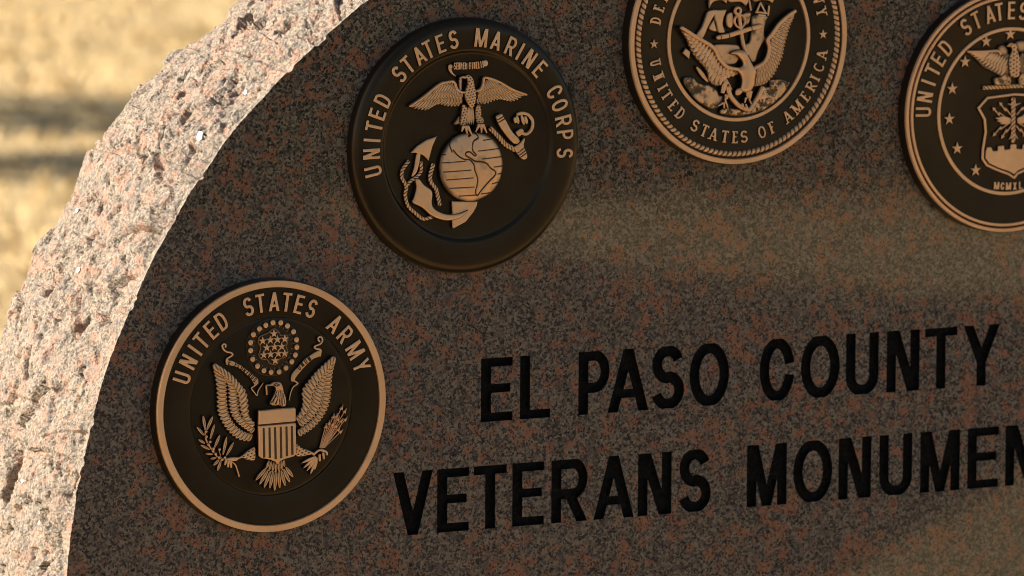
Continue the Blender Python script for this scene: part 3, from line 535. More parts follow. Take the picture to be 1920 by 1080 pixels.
    A_stemtail=[(-0.364,-0.409),(-0.326,-0.44),(-0.306,-0.491),(-0.293,-0.533)],
    A_sprig=[(-0.445,-0.386),(-0.468,-0.307)],
    A_arrows=[[(0.413,-0.356),(0.472,-0.163)],[(0.418,-0.356),(0.503,-0.138)],[(0.423,-0.357),(0.538,-0.151)],[(0.426,-0.357),(0.542,-0.089)],[(0.429,-0.357),(0.571,-0.088)],[(0.432,-0.357),(0.57,-0.169)],[(0.435,-0.358),(0.587,-0.112)],[(0.438,-0.358),(0.618,-0.025)],[(0.442,-0.358),(0.619,-0.132)],[(0.445,-0.358),(0.656,-0.123)],[(0.443,-0.358),(0.648,-0.055)],[(0.448,-0.358),(0.595,-0.199)],[(0.453,-0.359),(0.619,-0.219)]],
    A_fletch=[[(0.378,-0.418),(0.248,-0.467)],[(0.382,-0.422),(0.265,-0.508)],[(0.386,-0.425),(0.295,-0.535)],[(0.39,-0.426),(0.328,-0.562)],[(0.392,-0.429),(0.363,-0.53)]],
    N_sails=[[(-0.243,0.238),(-0.179,0.246),(-0.123,0.24),(-0.15,0.174),(-0.155,0.119),(-0.136,0.059),(-0.203,0.057),(-0.228,0.138),(-0.242,0.177)],[(-0.293,0.24),(-0.202,0.243),(-0.249,0.178),(-0.292,0.107),(-0.348,0.007),(-0.411,0.036),(-0.356,0.115),(-0.325,0.186)],[(-0.242,0.172),(-0.293,0.095),(-0.214,0.067),(-0.232,0.138)],[(-0.279,0.339),(-0.136,0.334),(-0.124,0.285),(-0.167,0.31),(-0.218,0.31),(-0.256,0.294),(-0.289,0.25)],[(-0.12,0.334),(0.066,0.328),(0.054,0.263),(0.002,0.293),(-0.078,0.294),(-0.111,0.303)],[(0.107,0.327),(0.299,0.321),(0.295,0.275),(0.263,0.294),(0.204,0.301),(0.137,0.291)],[(-0.121,0.209),(-0.07,0.216),(-0.062,0.122),(-0.087,0.088),(-0.122,0.107),(-0.135,0.152)],[(0.013,0.199),(0.099,0.21),(0.085,0.128),(0.04,0.112)]],
    N_hull=[[(0.109,0.182),(0.173,0.191),(0.258,0.177),(0.251,0.144),(0.232,0.084),(0.23,0.029),(0.241,-0.005),(0.208,-0.049),(0.171,-0.114),(0.155,-0.169),(0.133,-0.193),(0.101,-0.183),(0.061,-0.116),(0.035,-0.042),(0.086,-0.022),(0.104,0.077)],[(-0.243,-0.038),(-0.176,-0.027),(-0.08,-0.033),(-0.01,-0.046),(0.016,-0.097),(0.004,-0.147),(-0.046,-0.2),(-0.149,-0.191),(-0.207,-0.1)]],
    N_rig=[[(0.188,0.285),(0.15,0.209)],[(0.188,0.285),(0.238,0.199)],[(0.148,0.213),(0.245,0.201)],[(0.267,0.255),(0.26,0.186)],[(0.082,0.311),(0.099,0.233)],[(0.173,0.189),(0.231,0.181)]],
    N_aring=((-0.029,0.229),0.034),
    N_ashack=[(-0.013,0.2),(-0.048,0.179),(-0.058,0.144),(-0.041,0.11),(-0.008,0.093),(0.024,0.109),(0.039,0.146),(0.023,0.182),(-0.013,0.2)],
    N_ashank=[(-0.016,0.195),(-0.002,0.097),(0.015,0.003),(0.035,-0.07),(0.061,-0.116)],
    N_astock=[(-0.229,0.032),(-0.203,0.044),(-0.113,0.058),(0.001,0.086),(0.091,0.105),(0.174,0.12),(0.199,0.102),(0.189,0.079),(0.098,0.065),(0.002,0.041),(-0.113,0.014),(-0.202,0.004),(-0.226,0.01)],
    N_astockb=[[(-0.19,0.054),(-0.183,-0.002)],[(-0.117,0.068),(-0.105,0.007)],[(0.089,0.117),(0.101,0.061)]],
    N_lwing=[(-0.552,0.113),(-0.495,0.087),(-0.425,0.043),(-0.348,0.003),(-0.284,-0.031),(-0.239,-0.069),(-0.207,-0.131),(-0.155,-0.188),(-0.11,-0.212),(-0.027,-0.226),(-0.007,-0.268),(-0.064,-0.294),(-0.122,-0.303),(-0.201,-0.365),(-0.281,-0.325),(-0.314,-0.229),(-0.41,-0.131),(-0.462,-0.052),(-0.494,0.015),(-0.533,0.071)],
    N_llead=[(-0.551,0.112),(-0.495,0.081),(-0.425,0.039),(-0.348,-0.002),(-0.284,-0.038),(-0.239,-0.078),(-0.207,-0.14),(-0.155,-0.197),(-0.11,-0.221),(-0.027,-0.237)],
    N_lrows=[([(-0.476,0.064),(-0.412,0.012),(-0.348,-0.029),(-0.29,-0.075),(-0.239,-0.143),(-0.187,-0.206),(-0.11,-0.242),(-0.046,-0.25)],[(-0.541,0.085),(-0.494,0.012),(-0.462,-0.055),(-0.409,-0.133),(-0.349,-0.186),(-0.307,-0.24),(-0.282,-0.327),(-0.201,-0.366),(-0.122,-0.306),(-0.058,-0.294)],17),([(-0.431,0.04),(-0.367,-0.001),(-0.303,-0.036),(-0.252,-0.088),(-0.213,-0.155),(-0.161,-0.207),(-0.071,-0.238)],[(-0.482,0.02),(-0.418,-0.049),(-0.353,-0.117),(-0.289,-0.191),(-0.25,-0.259),(-0.179,-0.295),(-0.077,-0.277)],14)],
    N_rwing=[(0.124,-0.232),(0.204,-0.19),(0.241,-0.133),(0.25,-0.072),(0.24,-0.011),(0.284,0.044),(0.348,0.12),(0.424,0.179),(0.49,0.213),(0.496,0.192),(0.488,0.153),(0.464,0.107),(0.444,0.052),(0.427,-0.003),(0.408,-0.064),(0.396,-0.128),(0.377,-0.18),(0.346,-0.234),(0.308,-0.297),(0.232,-0.364),(0.135,-0.382),(0.115,-0.317)],
    N_rlead=[(0.124,-0.23),(0.204,-0.191),(0.243,-0.133),(0.254,-0.072),(0.241,-0.012),(0.285,0.043),(0.349,0.119),(0.425,0.176),(0.487,0.21)],
    N_rrows=[([(0.457,0.179),(0.399,0.117),(0.348,0.052),(0.317,-0.013),(0.305,-0.08),(0.293,-0.141),(0.262,-0.206),(0.204,-0.254),(0.141,-0.291)],[(0.496,0.206),(0.49,0.159),(0.465,0.107),(0.445,0.052),(0.428,-0.003),(0.409,-0.064),(0.397,-0.129),(0.379,-0.181),(0.347,-0.236),(0.309,-0.299),(0.233,-0.365),(0.139,-0.384)],24),([(0.399,0.156),(0.335,0.092),(0.291,0.026),(0.279,-0.04),(0.273,-0.095),(0.255,-0.156),(0.204,-0.215),(0.134,-0.246)],[(0.457,0.149),(0.4,0.078),(0.368,0.013),(0.356,-0.054),(0.344,-0.12),(0.319,-0.186),(0.262,-0.262),(0.147,-0.319)],20),([(0.322,0.086),(0.265,0.011),(0.26,-0.05),(0.26,-0.106),(0.229,-0.172),(0.146,-0.232)],[(0.374,0.079),(0.317,-0.008),(0.308,-0.074),(0.293,-0.141),(0.249,-0.211),(0.147,-0.274)],14)],
    N_body=[(-0.104,-0.111),(-0.092,-0.094),(-0.061,-0.082),(-0.009,-0.079),(0.036,-0.097),(0.068,-0.143),(0.107,-0.206),(0.135,-0.246),(0.125,-0.318),(0.117,-0.373),(0.084,-0.416),(0.04,-0.428),(-0.006,-0.402),(0.003,-0.335),(-0.01,-0.285),(-0.046,-0.245),(-0.027,-0.223),(0.008,-0.202),(-0.002,-0.169),(-0.044,-0.128),(-0.079,-0.12)],
    N_legs=[[(-0.044,-0.399),(-0.006,-0.384),(0.033,-0.402),(-0.005,-0.445),(-0.047,-0.443)],[(0.052,-0.403),(0.11,-0.411),(0.11,-0.444),(0.092,-0.485),(0.056,-0.472)],[(-0.143,-0.428),(-0.107,-0.441),(-0.114,-0.474),(-0.142,-0.473)]],
    N_claws=[[(-0.142,-0.462),(-0.148,-0.5)],[(-0.171,-0.501),(-0.209,-0.521)],[(-0.142,-0.49),(-0.124,-0.536)],[(-0.158,-0.5),(-0.156,-0.54)],[(0.043,-0.469),(0.033,-0.505)],[(0.075,-0.476),(0.093,-0.518)],[(0.012,-0.515),(0.024,-0.549)],[(0.044,-0.522),(0.062,-0.556)]],
    N_armL=[(-0.111,-0.385),(-0.095,-0.442),(-0.052,-0.493),(0.009,-0.54),(0.083,-0.566)],
    N_armR=[(0.203,-0.398),(0.162,-0.468),(0.118,-0.525),(0.085,-0.567)],
    N_fluke=[(-0.128,-0.299),(-0.169,-0.35),(-0.181,-0.421),(-0.147,-0.431),(-0.127,-0.385),(-0.115,-0.352),(-0.087,-0.4),(-0.068,-0.404),(-0.092,-0.353)],
    N_rocks=[[(-0.504,-0.284),(-0.428,-0.283),(-0.377,-0.331),(-0.287,-0.351),(-0.21,-0.393),(-0.184,-0.438),(-0.142,-0.448),(-0.17,-0.527),(-0.228,-0.55),(-0.285,-0.537),(-0.394,-0.474),(-0.471,-0.383),(-0.511,-0.326)],[(0.206,-0.398),(0.277,-0.381),(0.276,-0.336),(0.379,-0.331),(0.467,-0.357),(0.458,-0.388),(0.432,-0.431),(0.343,-0.514),(0.234,-0.574),(0.151,-0.599),(0.102,-0.577),(0.162,-0.479)],[(-0.179,-0.569),(-0.145,-0.539),(-0.042,-0.549),(0.073,-0.571),(0.157,-0.591),(0.023,-0.616),(-0.073,-0.609),(-0.157,-0.595)]],
    N_oar=([(-0.397,-0.203),(-0.284,-0.334)],0.041),
    N_bow=[(-0.528,-0.091),(-0.497,-0.049),(-0.45,-0.081),(-0.461,-0.147)],
    F_stars=[(0.003,0.638),(-0.232,0.587),(-0.434,0.426),(-0.555,0.208),(-0.579,-0.04),(-0.498,-0.287),(-0.315,-0.476)],
    F_shield=[(0.047,0.139),(-0.214,0.119),(-0.299,0.04),(-0.236,-0.057),(-0.225,-0.162),(-0.25,-0.305),(-0.251,-0.384),(-0.209,-0.438),(-0.107,-0.482),(0.002,-0.52),(0.06,-0.555)],
    F_base=[(0.055,-0.274),(0.021,-0.277),(0.017,-0.314),(-0.041,-0.318),(-0.049,-0.281),(-0.103,-0.285),(-0.106,-0.322),(-0.153,-0.325),(-0.173,-0.289),(-0.211,-0.29),(-0.222,-0.322),(-0.224,-0.378),(-0.189,-0.423),(-0.1,-0.463),(0.002,-0.497),(0.059,-0.526)],
    F_mast=[(0.037,0.096),(0.043,-0.245)],
    F_bwing=[[(0.017,-0.074),(-0.139,-0.05)],[(0.017,-0.083),(-0.123,-0.074)],[(0.017,-0.093),(-0.091,-0.095)],[(0.017,-0.064),(-0.1,-0.043)]],
    F_bolts=[[(-0.151,0.029),(-0.097,-0.03),(-0.098,-0.007),(0.012,-0.077)],[(-0.087,0.068),(-0.036,0.007),(-0.036,0.027),(0.016,-0.028)],[(-0.144,-0.189),(-0.08,-0.126),(-0.08,-0.144),(0.009,-0.093)],[(-0.063,-0.211),(-0.024,-0.151),(-0.02,-0.171),(0.018,-0.126)]],
    F_mastt=[[(0.031,0.05),(-0.012,0.063)],[(0.036,-0.193),(0.006,-0.231)],[(0.037,0.063),(0.046,0.1)]],
    F_wing=[(-0.415,0.51),(-0.257,0.506),(-0.136,0.507),(-0.101,0.482),(-0.048,0.471),(-0.019,0.481),(0.011,0.412),(-0.022,0.295),(-0.091,0.298),(-0.161,0.332),(-0.255,0.374),(-0.325,0.436)],
    F_rows=[([(-0.257,0.5),(-0.141,0.481),(-0.059,0.434),(-0.023,0.374)],[(-0.413,0.503),(-0.325,0.429),(-0.249,0.37),(-0.159,0.325),(-0.085,0.29)],11),([(-0.188,0.497),(-0.095,0.472),(-0.024,0.433)],[(-0.279,0.442),(-0.186,0.39),(-0.08,0.327)],7)],
    F_body=[(-0.044,0.546),(-0.021,0.568),(0.019,0.57),(0.052,0.552),(0.058,0.508),(0.08,0.449),(0.093,0.369),(0.077,0.291),(0.037,0.278),(-0.004,0.294),(-0.023,0.374),(-0.019,0.452),(0.004,0.5),(-0.005,0.53),(-0.038,0.535)],
    F_clouds=[[(-0.124,0.495),(-0.119,0.539),(-0.079,0.557),(-0.044,0.541),(-0.02,0.501),(-0.036,0.463),(-0.094,0.465)],[(0.049,0.567),(0.089,0.586),(0.147,0.579),(0.16,0.524),(0.126,0.486),(0.073,0.498)]],
    F_leg=[(-0.045,0.326),(0.007,0.294),(0.014,0.235),(-0.02,0.207),(-0.078,0.209),(-0.148,0.226),(-0.16,0.281),(-0.103,0.298)],
    F_bar=[(-0.246,0.204),(-0.055,0.206),(0.032,0.207)],
    F_num=[(-0.107,-0.613),(-0.049,-0.619),(0.009,-0.622),(0.072,-0.625),(0.128,-0.621)],
    F_axis=0.047,
)
# crack lines on the broken edge: (arc length, depth) points, width, depth in metres
CRACKS = [([(1.016, 0.136), (1.034, 0.108), (1.053, 0.092)], 0.01, 0.016), ([(1.03, 0.108), (0.991, 0.092), (0.965, 0.068)], 0.012, 0.008), ([(0.866, 0.208), (0.843, 0.2), (0.827, 0.212), (0.794, 0.188)], 0.013, 0.016), ([(0.601, 0.164), (0.569, 0.168), (0.543, 0.168)], 0.014, 0.016), ([(0.601, 0.008), (0.577, 0.016)], 0.008, 0.012), ([(0.977, 0.164), (0.951, 0.152)], 0.008, 0.01), ([(1.211, 0.172), (1.187, 0.156)], 0.008, 0.008), ([(1.211, 0.076), (1.193, 0.084)], 0.009, 0.01), ([(1.208, 0.0), (1.177, 0.0)], 0.007, 0.009), ([(0.781, 0.088), (0.762, 0.096)], 0.008, 0.01), ([(1.083, 0.008), (1.053, 0.008)], 0.006, 0.006), ([(0.916, 0.172), (0.902, 0.168)], 0.006, 0.008), ([(0.723, 0.18), (0.694, 0.176)], 0.011, 0.01), ([(0.998, 0.0), (0.962, 0.0)], 0.006, 0.005)]
GLINT_CRYSTALS = [(1.024, 0.032, 0.011), (1.102, 0.04, 0.005), (0.899, 0.22, 0.005), (0.829, 0.144, 0.006), (0.575, 0.128, 0.007), (0.532, 0.08, 0.006)]

# ------------------------------------------------------------------ ground, added path
def sheet(name, pts, z, mat, kind='structure'):
    o = obj(name, [(x, y, z) for x, y in pts], [tuple(range(len(pts)))], mat, None, False); return tag(o, kind=kind)
G = 1500.0
sheet('lawn', [(-G, -G), (G, -G), (G, G), (-G, G)], 0.0, MAT_LAWN)
sheet('added_asphalt_path', [(-30, -13), (-30, -0.8), (-1.4, -0.85), (-0.6, -1.0), (1.2, -2.1), (2.6, -3.35), (4.5, -3.9), (30, -2.2), (30, -4.4), (8, -4.9), (4.2, -5.5), (3.85, -5.85), (3.55, -6.5), (3.4, -7.4), (3.3, -8.6), (0, -10)][::-1], 0.004, MAT_ASPHALT)  # unseen, added and outlined to leave a bright grass band reflected in the face

# ------------------------------------------------------------------ the granite monument
DEPTH_T = [(90, .29), (120, .292), (126.7, .295), (130.5, .283), (133.5, .325), (136, .318), (138, .308), (141, .288), (144, .308), (146.5, .292), (148.5, .302), (151, .322), (155, .322), (162, .30), (172, .31), (180, .30)]
RAD_T = [(90, .925), (124, .926), (140, .934), (158, .931), (174, .924), (180, .924)]
def arch_r(deg):
    d = np.where(deg < 90, 180-deg, deg); return np.interp(d, *zip(*RAD_T))
def arch_t(deg):
    d = np.where(deg < 90, 180-deg, deg); return np.interp(d, *zip(*DEPTH_T))
fine = 0.0013
S_bot = 0.38                                    # straight sides under the arch
sl = np.r_[np.arange(S_bot, 0.12, -0.01), np.arange(0.12, 0, -fine)]
dg = np.r_[np.arange(180, 112, -np.degrees(fine/.93)), np.arange(112, 0, -0.6), 0.0]
ox = np.r_[np.full(len(sl), -.924), arch_r(dg)*np.cos(np.radians(dg)), np.full(30, .924)]
oz = np.r_[-sl, arch_r(dg)*np.sin(np.radians(dg)), -np.linspace(0.012, S_bot, 30)]
TT = np.r_[np.full(len(sl), .30), arch_t(dg), np.full(30, .30)]
tx, tz = np.gradient(ox), np.gradient(oz); tl = np.hypot(tx, tz); nx_, nz_ = -tz/tl, tx/tl
arc = np.r_[0, np.cumsum(np.hypot(np.diff(ox), np.diff(oz)))]
jit = 0.0022*(fbm(arc*190, arc*0+3.3, 3, 0.7)-0.55)-0.003*sst(0.68, 0.8, fbm(arc*60, arc*0+1.7, 2))+0.003*(fbm(arc*22, arc*0+8.1, 2)-0.5)
ox = ox+nx_*jit; oz = oz+nz_*jit
NV = 190
vv = np.linspace(0, 1, NV)**1.06
SS, VV = np.meshgrid(arc, vv, indexing='ij'); YY = VV*TT[:, None]
def facets(a, b, cs, amp, tilt, seed):
    """chipped planes: every cell of a warped lattice is a tilted facet"""
    wa = a+cs*0.7*(fbm(a/cs*0.9+seed, b/cs*0.9, 3)-0.5); wb = b+cs*0.7*(fbm(a/cs*0.9, b/cs*0.9+seed*2, 3)-0.5)
    ia = np.floor(wa/cs); ib = np.floor(wb/cs); best = np.full(a.shape, 9.0); val = np.zeros(a.shape)
    rg = np.random.default_rng(seed); tab = rg.random((128, 128, 5))
    for da in (-1, 0, 1):
        for db in (-1, 0, 1):
            q = tab[(ia+da).astype(int) % 128, (ib+db).astype(int) % 128]
            ca = (ia+da+0.15+0.7*q[..., 0])*cs; cb = (ib+db+0.15+0.7*q[..., 1])*cs
            d = np.hypot(wa-ca, (wb-cb)); m = d < best; best = np.where(m, d, best)
            val = np.where(m, amp*(q[..., 2]-0.5)+tilt*((q[..., 3]-0.5)*(wa-ca)+(q[..., 4]-0.5)*(wb-cb)), val)
    return val
bulge = 0.020*np.sin(np.pi*np.clip(VV, 0, 1))**0.8
disp = bulge+0.030*(fbm(SS*7, YY*7+5, 3)-0.5)+0.010*(fbm(SS*26+3, YY*26, 4, 0.5)-0.5)
disp += facets(SS, YY, 0.070, 0.008, 0.34, 11)+facets(SS+.3, YY, 0.026, 0.0030, 0.36, 23)+facets(SS+.7, YY+.2, 0.008, 0.0010, 0.25, 37)
disp += 0.0018*(fbm(SS*150, YY*150, 3, 0.6)-0.5)
# small plucked hollows, elongated along the dip of the break, and a few long cracks
hol = fbm(SS*30+YY*46+11, YY*66-SS*40+7, 3, 0.5); disp -= 0.0055*sst(0.67, 0.77, hol)
hol2 = fbm(SS*120+40, YY*80+9, 2, 0.5); disp -= 0.003*sst(0.74, 0.82, hol2)
for crack, wd_, dp_ in CRACKS:
    cd, cs_, cq, cl_ = line_dist(SS+0.004*(fbm(SS*120, YY*120, 2)-0.5), YY+0.006*(fbm(SS*90+5, YY*90, 2)-0.5), np.array(crack))
    disp -= 1.5*dp_*(1-sst(wd_*0.12, wd_*0.75, cd))*(0.6+0.4*np.sin(np.pi*cs_/cl_))
disp = bulge+(disp-bulge)*(1-0.35*sst(0.7, 1.0, VV)); disp *= sst(0, 0.10, VV)**0.6
disp -= 0.02*sst(0.93, 1.0, VV)
EX = ox[:, None]+nx_[:, None]*disp; EZ = oz[:, None]+nz_[:, None]*disp
EY = YY+0.006*(fbm(SS*18, YY*18+31, 3)-0.5)*sst(0.02, 0.2, VV)
mon = empty('granite_monument', (0, 0, ZC))
tag(mon, 'round-topped speckled granite monument with polished face and rough split edge', 'monument')
nS = len(arc); idx = np.arange(nS*NV).reshape(nS, NV)
Fq = np.c_[idx[:-1, :-1].ravel(), idx[:-1, 1:].ravel(), idx[1:, 1:].ravel(), idx[1:, :-1].ravel()]
back = tuple(idx[::-1, -1][::4])
edge = obj('rough_edge', np.c_[EX.ravel(), EY.ravel(), EZ.ravel()], Fq.tolist()+[back], MAT_ROUGH, mon, True)
tag(edge, 'pale sunlit split granite edge with chips and hollows')

# engraved letters: grid contour -> loops -> holes in the polished face
def contour_loops(sd, w, cap, x0, z0, n=170):
    h = 1.0/n; xs = np.arange(-4, int(w*n)+6)*h; ys = np.arange(-4, n+6)*h; X, Y = np.meshgrid(xs, ys); D = sd(X, Y)+1e-7; ins = D < 0
    segs = {}; pts = {}
    def cut(i, j, a, b):
        key = (min((i, j), (a, b)), max((i, j), (a, b)))
        if key not in pts:
            d0, d1 = D[i, j], D[a, b]; t = d0/(d0-d1); pts[key] = (X[i, j]+t*(X[a, b]-X[i, j]), Y[i, j]+t*(Y[a, b]-Y[i, j]))
        return key
    q = ins[:-1, :-1].astype(int)+ins[1:, :-1]+ins[:-1, 1:]+ins[1:, 1:]
    for i, j in zip(*np.nonzero((q > 0) & (q < 4))):
        c = [(i, j), (i, j+1), (i+1, j+1), (i+1, j)]; cr = []
        for k in range(4):
            a, b = c[k], c[(k+1) % 4]
            if ins[a] != ins[b]: cr.append(cut(*a, *b))
        for k in range(0, len(cr), 2):
            segs.setdefault(cr[k], []).append(cr[k+1]); segs.setdefault(cr[k+1], []).append(cr[k])
    loops = []; seen = set()
    for st in list(segs):
        if st in seen: continue
        lp = [st]; seen.add(st); cur = st
        while True:
            nxt = [z for z in segs[cur] if z not in seen]
            if not nxt: break
            cur = nxt[0]; seen.add(cur); lp.append(cur)
        P = np.array([pts[k] for k in lp])
        if len(P) < 12: continue
        def dp(a, b):                                    # Douglas-Peucker
            if b-a < 2: return []
            e = P[b]-P[a]; l = np.hypot(*e)+1e-9; dd = np.abs(e[0]*(P[a+1:b, 1]-P[a, 1])-e[1]*(P[a+1:b, 0]-P[a, 0]))/l
            k = int(dd.argmax())
            return dp(a, a+1+k)+[a+1+k]+dp(a+1+k, b) if dd[k] > 0.0022 else []
        m = len(P)//2; keep = [0]+dp(0, m)+[m]+dp(m, len(P)-1); Q = P[keep]
        loops.append(np.c_[x0+Q[:, 0]*cap, z0+Q[:, 1]*cap])
    return loops
def inside(pts, loop):
    x, y = pts[:, 0], pts[:, 1]; c = np.zeros(len(pts), bool)
    for i in range(len(loop)):
        ax, ay = loop[i-1]; bx, by = loop[i]; k = ((ay > y) != (by > y)) & (x < (bx-ax)*(y-ay)/((by-ay) if by != ay else 1e-12)+ax); c ^= k
    return c
def fill2d(loops):
    vs = []; es = []
    for lp in loops:
        o = len(vs); n = len(lp); vs += [Vector((float(a), float(b))) for a, b in lp]; es += [(o+i, o+(i+1) % n) for i in range(n)]
    r = delaunay_2d_cdt(vs, es, [], 0, 1e-7); return np.array([tuple(v) for v in r[0]]), np.array([f for f in r[2] if len(f) == 3])
CAP, LET_DEPTH = 0.07746, 0.0062
letters = []
for line, zb in ((DATA['line1'], 0.2474), (DATA['line2'], 0.1162)):
    for ch, xa, xb in line:
        w = (xb-xa)/CAP
        letters.append((ch, contour_loops(glyph_sdf(glyph(ch, w, 0.178, 0.138, 0.46), w), w, CAP, xa, zb)))
step = np.r_[True, np.diff(np.arange(nS)) > 0]
outer = np.c_[ox, oz]
keep = [0]
for i in range(1, nS):
    if math.hypot(*(outer[i]-outer[keep[-1]])) > 0.0025 or i == nS-1: keep.append(i)
outer = outer[keep]
V2, T2 = fill2d([outer]+[l for _, ls in letters for l in ls])
cen = V2[T2].mean(1); ok = inside(cen, outer)
for _, ls in letters:
    c = np.zeros(len(cen), bool)
    for l in ls: c ^= inside(cen, l)
    ok &= ~c
T2 = T2[ok]; e1 = V2[T2[:, 1]]-V2[T2[:, 0]]; e2 = V2[T2[:, 2]]-V2[T2[:, 0]]; cc = e1[:, 0]*e2[:, 1]-e1[:, 1]*e2[:, 0] < 0
T2[cc] = T2[cc][:, ::-1]
face = obj('polished_face', np.c_[V2[:, 0], np.zeros(len(V2)), V2[:, 1]], T2.tolist(), MAT_FACE, mon, False)
tag(face, 'dark polished granite face with engraved lettering')
for ch, ls in letters:
    V = []; F = []
    Vb, Tb = fill2d(ls); cb = Vb[Tb].mean(1); c = np.zeros(len(cb), bool)
    for l in ls: c ^= inside(cb, l)
    Tb = Tb[c]; V += [(x, LET_DEPTH, z) for x, z in Vb]; F += Tb.tolist()
    for l in ls:
        o = len(V); n = len(l); V += [(x, 0.0, z) for x, z in l]+[(x, LET_DEPTH+0.0004, z) for x, z in l]
        F += [(o+i, o+(i+1) % n, o+n+(i+1) % n, o+n+i) for i in range(n)]
    lt = obj('engraved_letter', V, F, MAT_PAINT, mon, False)
    tag(lt, 'black painted engraved capital letter %s' % ch)
# glints on the broken edge: pale crystals added, tilted to flash sun at camera
for s_, y_, ln_ in GLINT_CRYSTALS:
    i = int(np.searchsorted(arc, s_)); j = int(np.searchsorted(YY[i], y_)); p = Vector((EX[i, j], EY[i, j], EZ[i, j]+ZC))
    n_ = (SUN_DIR+(CAM-p).normalized()).normalized(); t_ = n_.cross(Vector((0.3, 0.2, 1))).normalized(); q_ = n_.cross(t_); p = p+n_*0.002-Vector((0, 0, ZC))
    pts = [t_*ln_*.35+q_*ln_*.1, q_*ln_*.55, -t_*ln_*.4+q_*ln_*.2, -t_*ln_*.3-q_*ln_*.5, t_*ln_*.15-q_*ln_*.6]
    obj('glint_crystal', [p+k for k in pts]+[p+k*1.1-n_*0.007 for k in pts], [(4, 3, 2, 1, 0)]+[(k, (k+1) % 5, 5+(k+1) % 5, 5+k) for k in range(5)], MAT_GLINT_CRYSTAL, mon, False)
# plinth the slab stands on
def box(name, x0, x1, y0, y1, z0, z1, mat, parent, bev=0.01):
    v = []
    for z, k in ((z0, 0), (z1-bev, 0), (z1, bev)):
        v += [(x0+k, y0+k, z), (x1-k, y0+k, z), (x1-k, y1-k, z), (x0+k, y1-k, z)]
    f = [(3, 2, 1, 0), (8, 9, 10, 11)]+[(r*4+i, r*4+(i+1) % 4, r*4+4+(i+1) % 4, r*4+4+i) for r in (0, 1) for i in range(4)]
    return obj(name, v, f, mat, parent, False)
box('plinth', -1.12, 1.12, -0.16, 0.46, -ZC-0.02, -S_bot+0.004, MAT_FACE, mon, 0.012)

# ------------------------------------------------------------------ medallions
def medallion(key, label):
    cx, cz, r = MED[key]
    e = empty('bronze_medallion', (cx, 0.0, cz+ZC), (R(90), 0, 0))
    tag(e, label, 'medallion', 'bronze service medallions on the granite face'); return e, r
TOP = 0.118                                           # thickness over radius
def ring_letters(e, r, items, z0, cap, s=0.158, h=0.018, inward=False, serif=False, wid=1.0, rad=None):
    for ch, deg, rr in items:
        ph = R(deg); rr = rad or rr; c = (rr*math.cos(ph), rr*math.sin(ph)); ang = ph+math.pi/2 if inward else ph-math.pi/2
        if ch == '*': relief('star', [P_poly(star_pts(c, 0.043, 0.0), h, 0.012, sm=False, e=.6)], e, r, z0, 0.0034); continue
        w = WID[ch]*wid*(1.12 if serif else 1)
        relief('letter', [P_glyph(ch, c[0], c[1], ang, cap, w, s, h, serif)], e, r, z0, 0.0034)
def path_text(parent, r, text, path, z0, cap, h, s=0.2, up=1):
    n = len(text); ts = (np.arange(n)+0.5)/n; p = at_curve(path, ts); q = at_curve(path, np.clip(ts+0.02, 0, 1)); q0 = at_curve(path, np.clip(ts-0.02, 0, 1))
    L = np.hypot(*np.diff(at_curve(path, np.linspace(0, 1, 30)), axis=0).T).sum()/n
    for i, ch in enumerate(text):
        if ch == ' ': continue
        a = math.atan2(*(q[i]-q0[i])[::-1]); w = min(WID[ch], L*0.86/cap)
        relief('letter', [P_glyph(ch, p[i][0], p[i][1], a, cap, w, s, h, bev=.15)], parent, r, z0, 0.0028)
d = DATA
# --- eagle, globe and anchor
e, r = medallion('M', 'dark bronze medallion with eagle perched on globe and anchor, no bright rim')
lathe('disc', [(1.015, -.02), (1.012, .06), (1.0, .085), (.985, .100), (.965, .112), (.94, .117), (.90, TOP), (.775, TOP), (.765, .1165), (.752, .109), (.742, .098), (.735, .093), (.72, .0915), (.5, .0915), (.01, .0915)], e, r, 0.0)
zf = .0915
ring_letters(e, r, d['M_letters'], TOP-.002, 0.148, rad=0.862)
glb = d['M_globe']; gr = glb[2]+.004
def globe_prim():
    def f(X, Y):
        k = np.hypot(X-glb[0], Y-glb[1]); dd = k-gr; z = 0.030+0.045*np.sqrt(np.clip(1-(k/gr)**2, 0, 1)); n = fbm(X*9, Y*9, 3)
        return dd, z, sst(0.0, 0.035, -dd+0.02*(n-0.5))*(1-0.3*sst(.62, .8, n))
    return (glb[0]-gr, glb[0]+gr, glb[1]-gr, glb[1]+gr, f)
gl = relief('globe', [globe_prim()], e, r, zf, 0.0032, [(smooth_open(c, 4), 0.0125, 0.010) for c in d['M_coast']]+[(c, 0.0085, 0.006) for c in d['M_lat']])
sc = scales_tex(0.026, 0.021, 0.2)
ea = relief('eagle', [P_poly(d['M_body'], .062, .05, .012, tex=sc), P_poly(d['M_beak'], .060, .02, .006), P_stroke(d['M_hook'], .024, .034)]
    +[P_poly(d['M_lleg'], .05, .04, .010, tex=sc), P_poly(d['M_rleg'], .05, .04, .010, tex=sc), P_poly(d['M_ltuft'], .03, .02, .02), P_poly(d['M_rtuft'], .03, .02, .02)]
    +[P_leaf(a, b, .026, .038, False) for a, b in d['M_tail']], e, r, zf, 0.003)
for n_, w_, l_ in (('M_lrows', 'M_lwing', 'M_llead'), ('M_rrows', 'M_rwing', 'M_rlead')):
    relief('wing', [P_poly(d[w_], .022, .02, .0, pmax=.12)]+feathers(d[n_], .030, .007)+[P_stroke(d[l_], .020, .052)], ea, r, zf, 0.003)
for t_ in d['M_talons']: relief('talon', [P_stroke(t_, .030, .030, .012, pe=.004)], ea, r, zf+.052, 0.003, sink=.06)
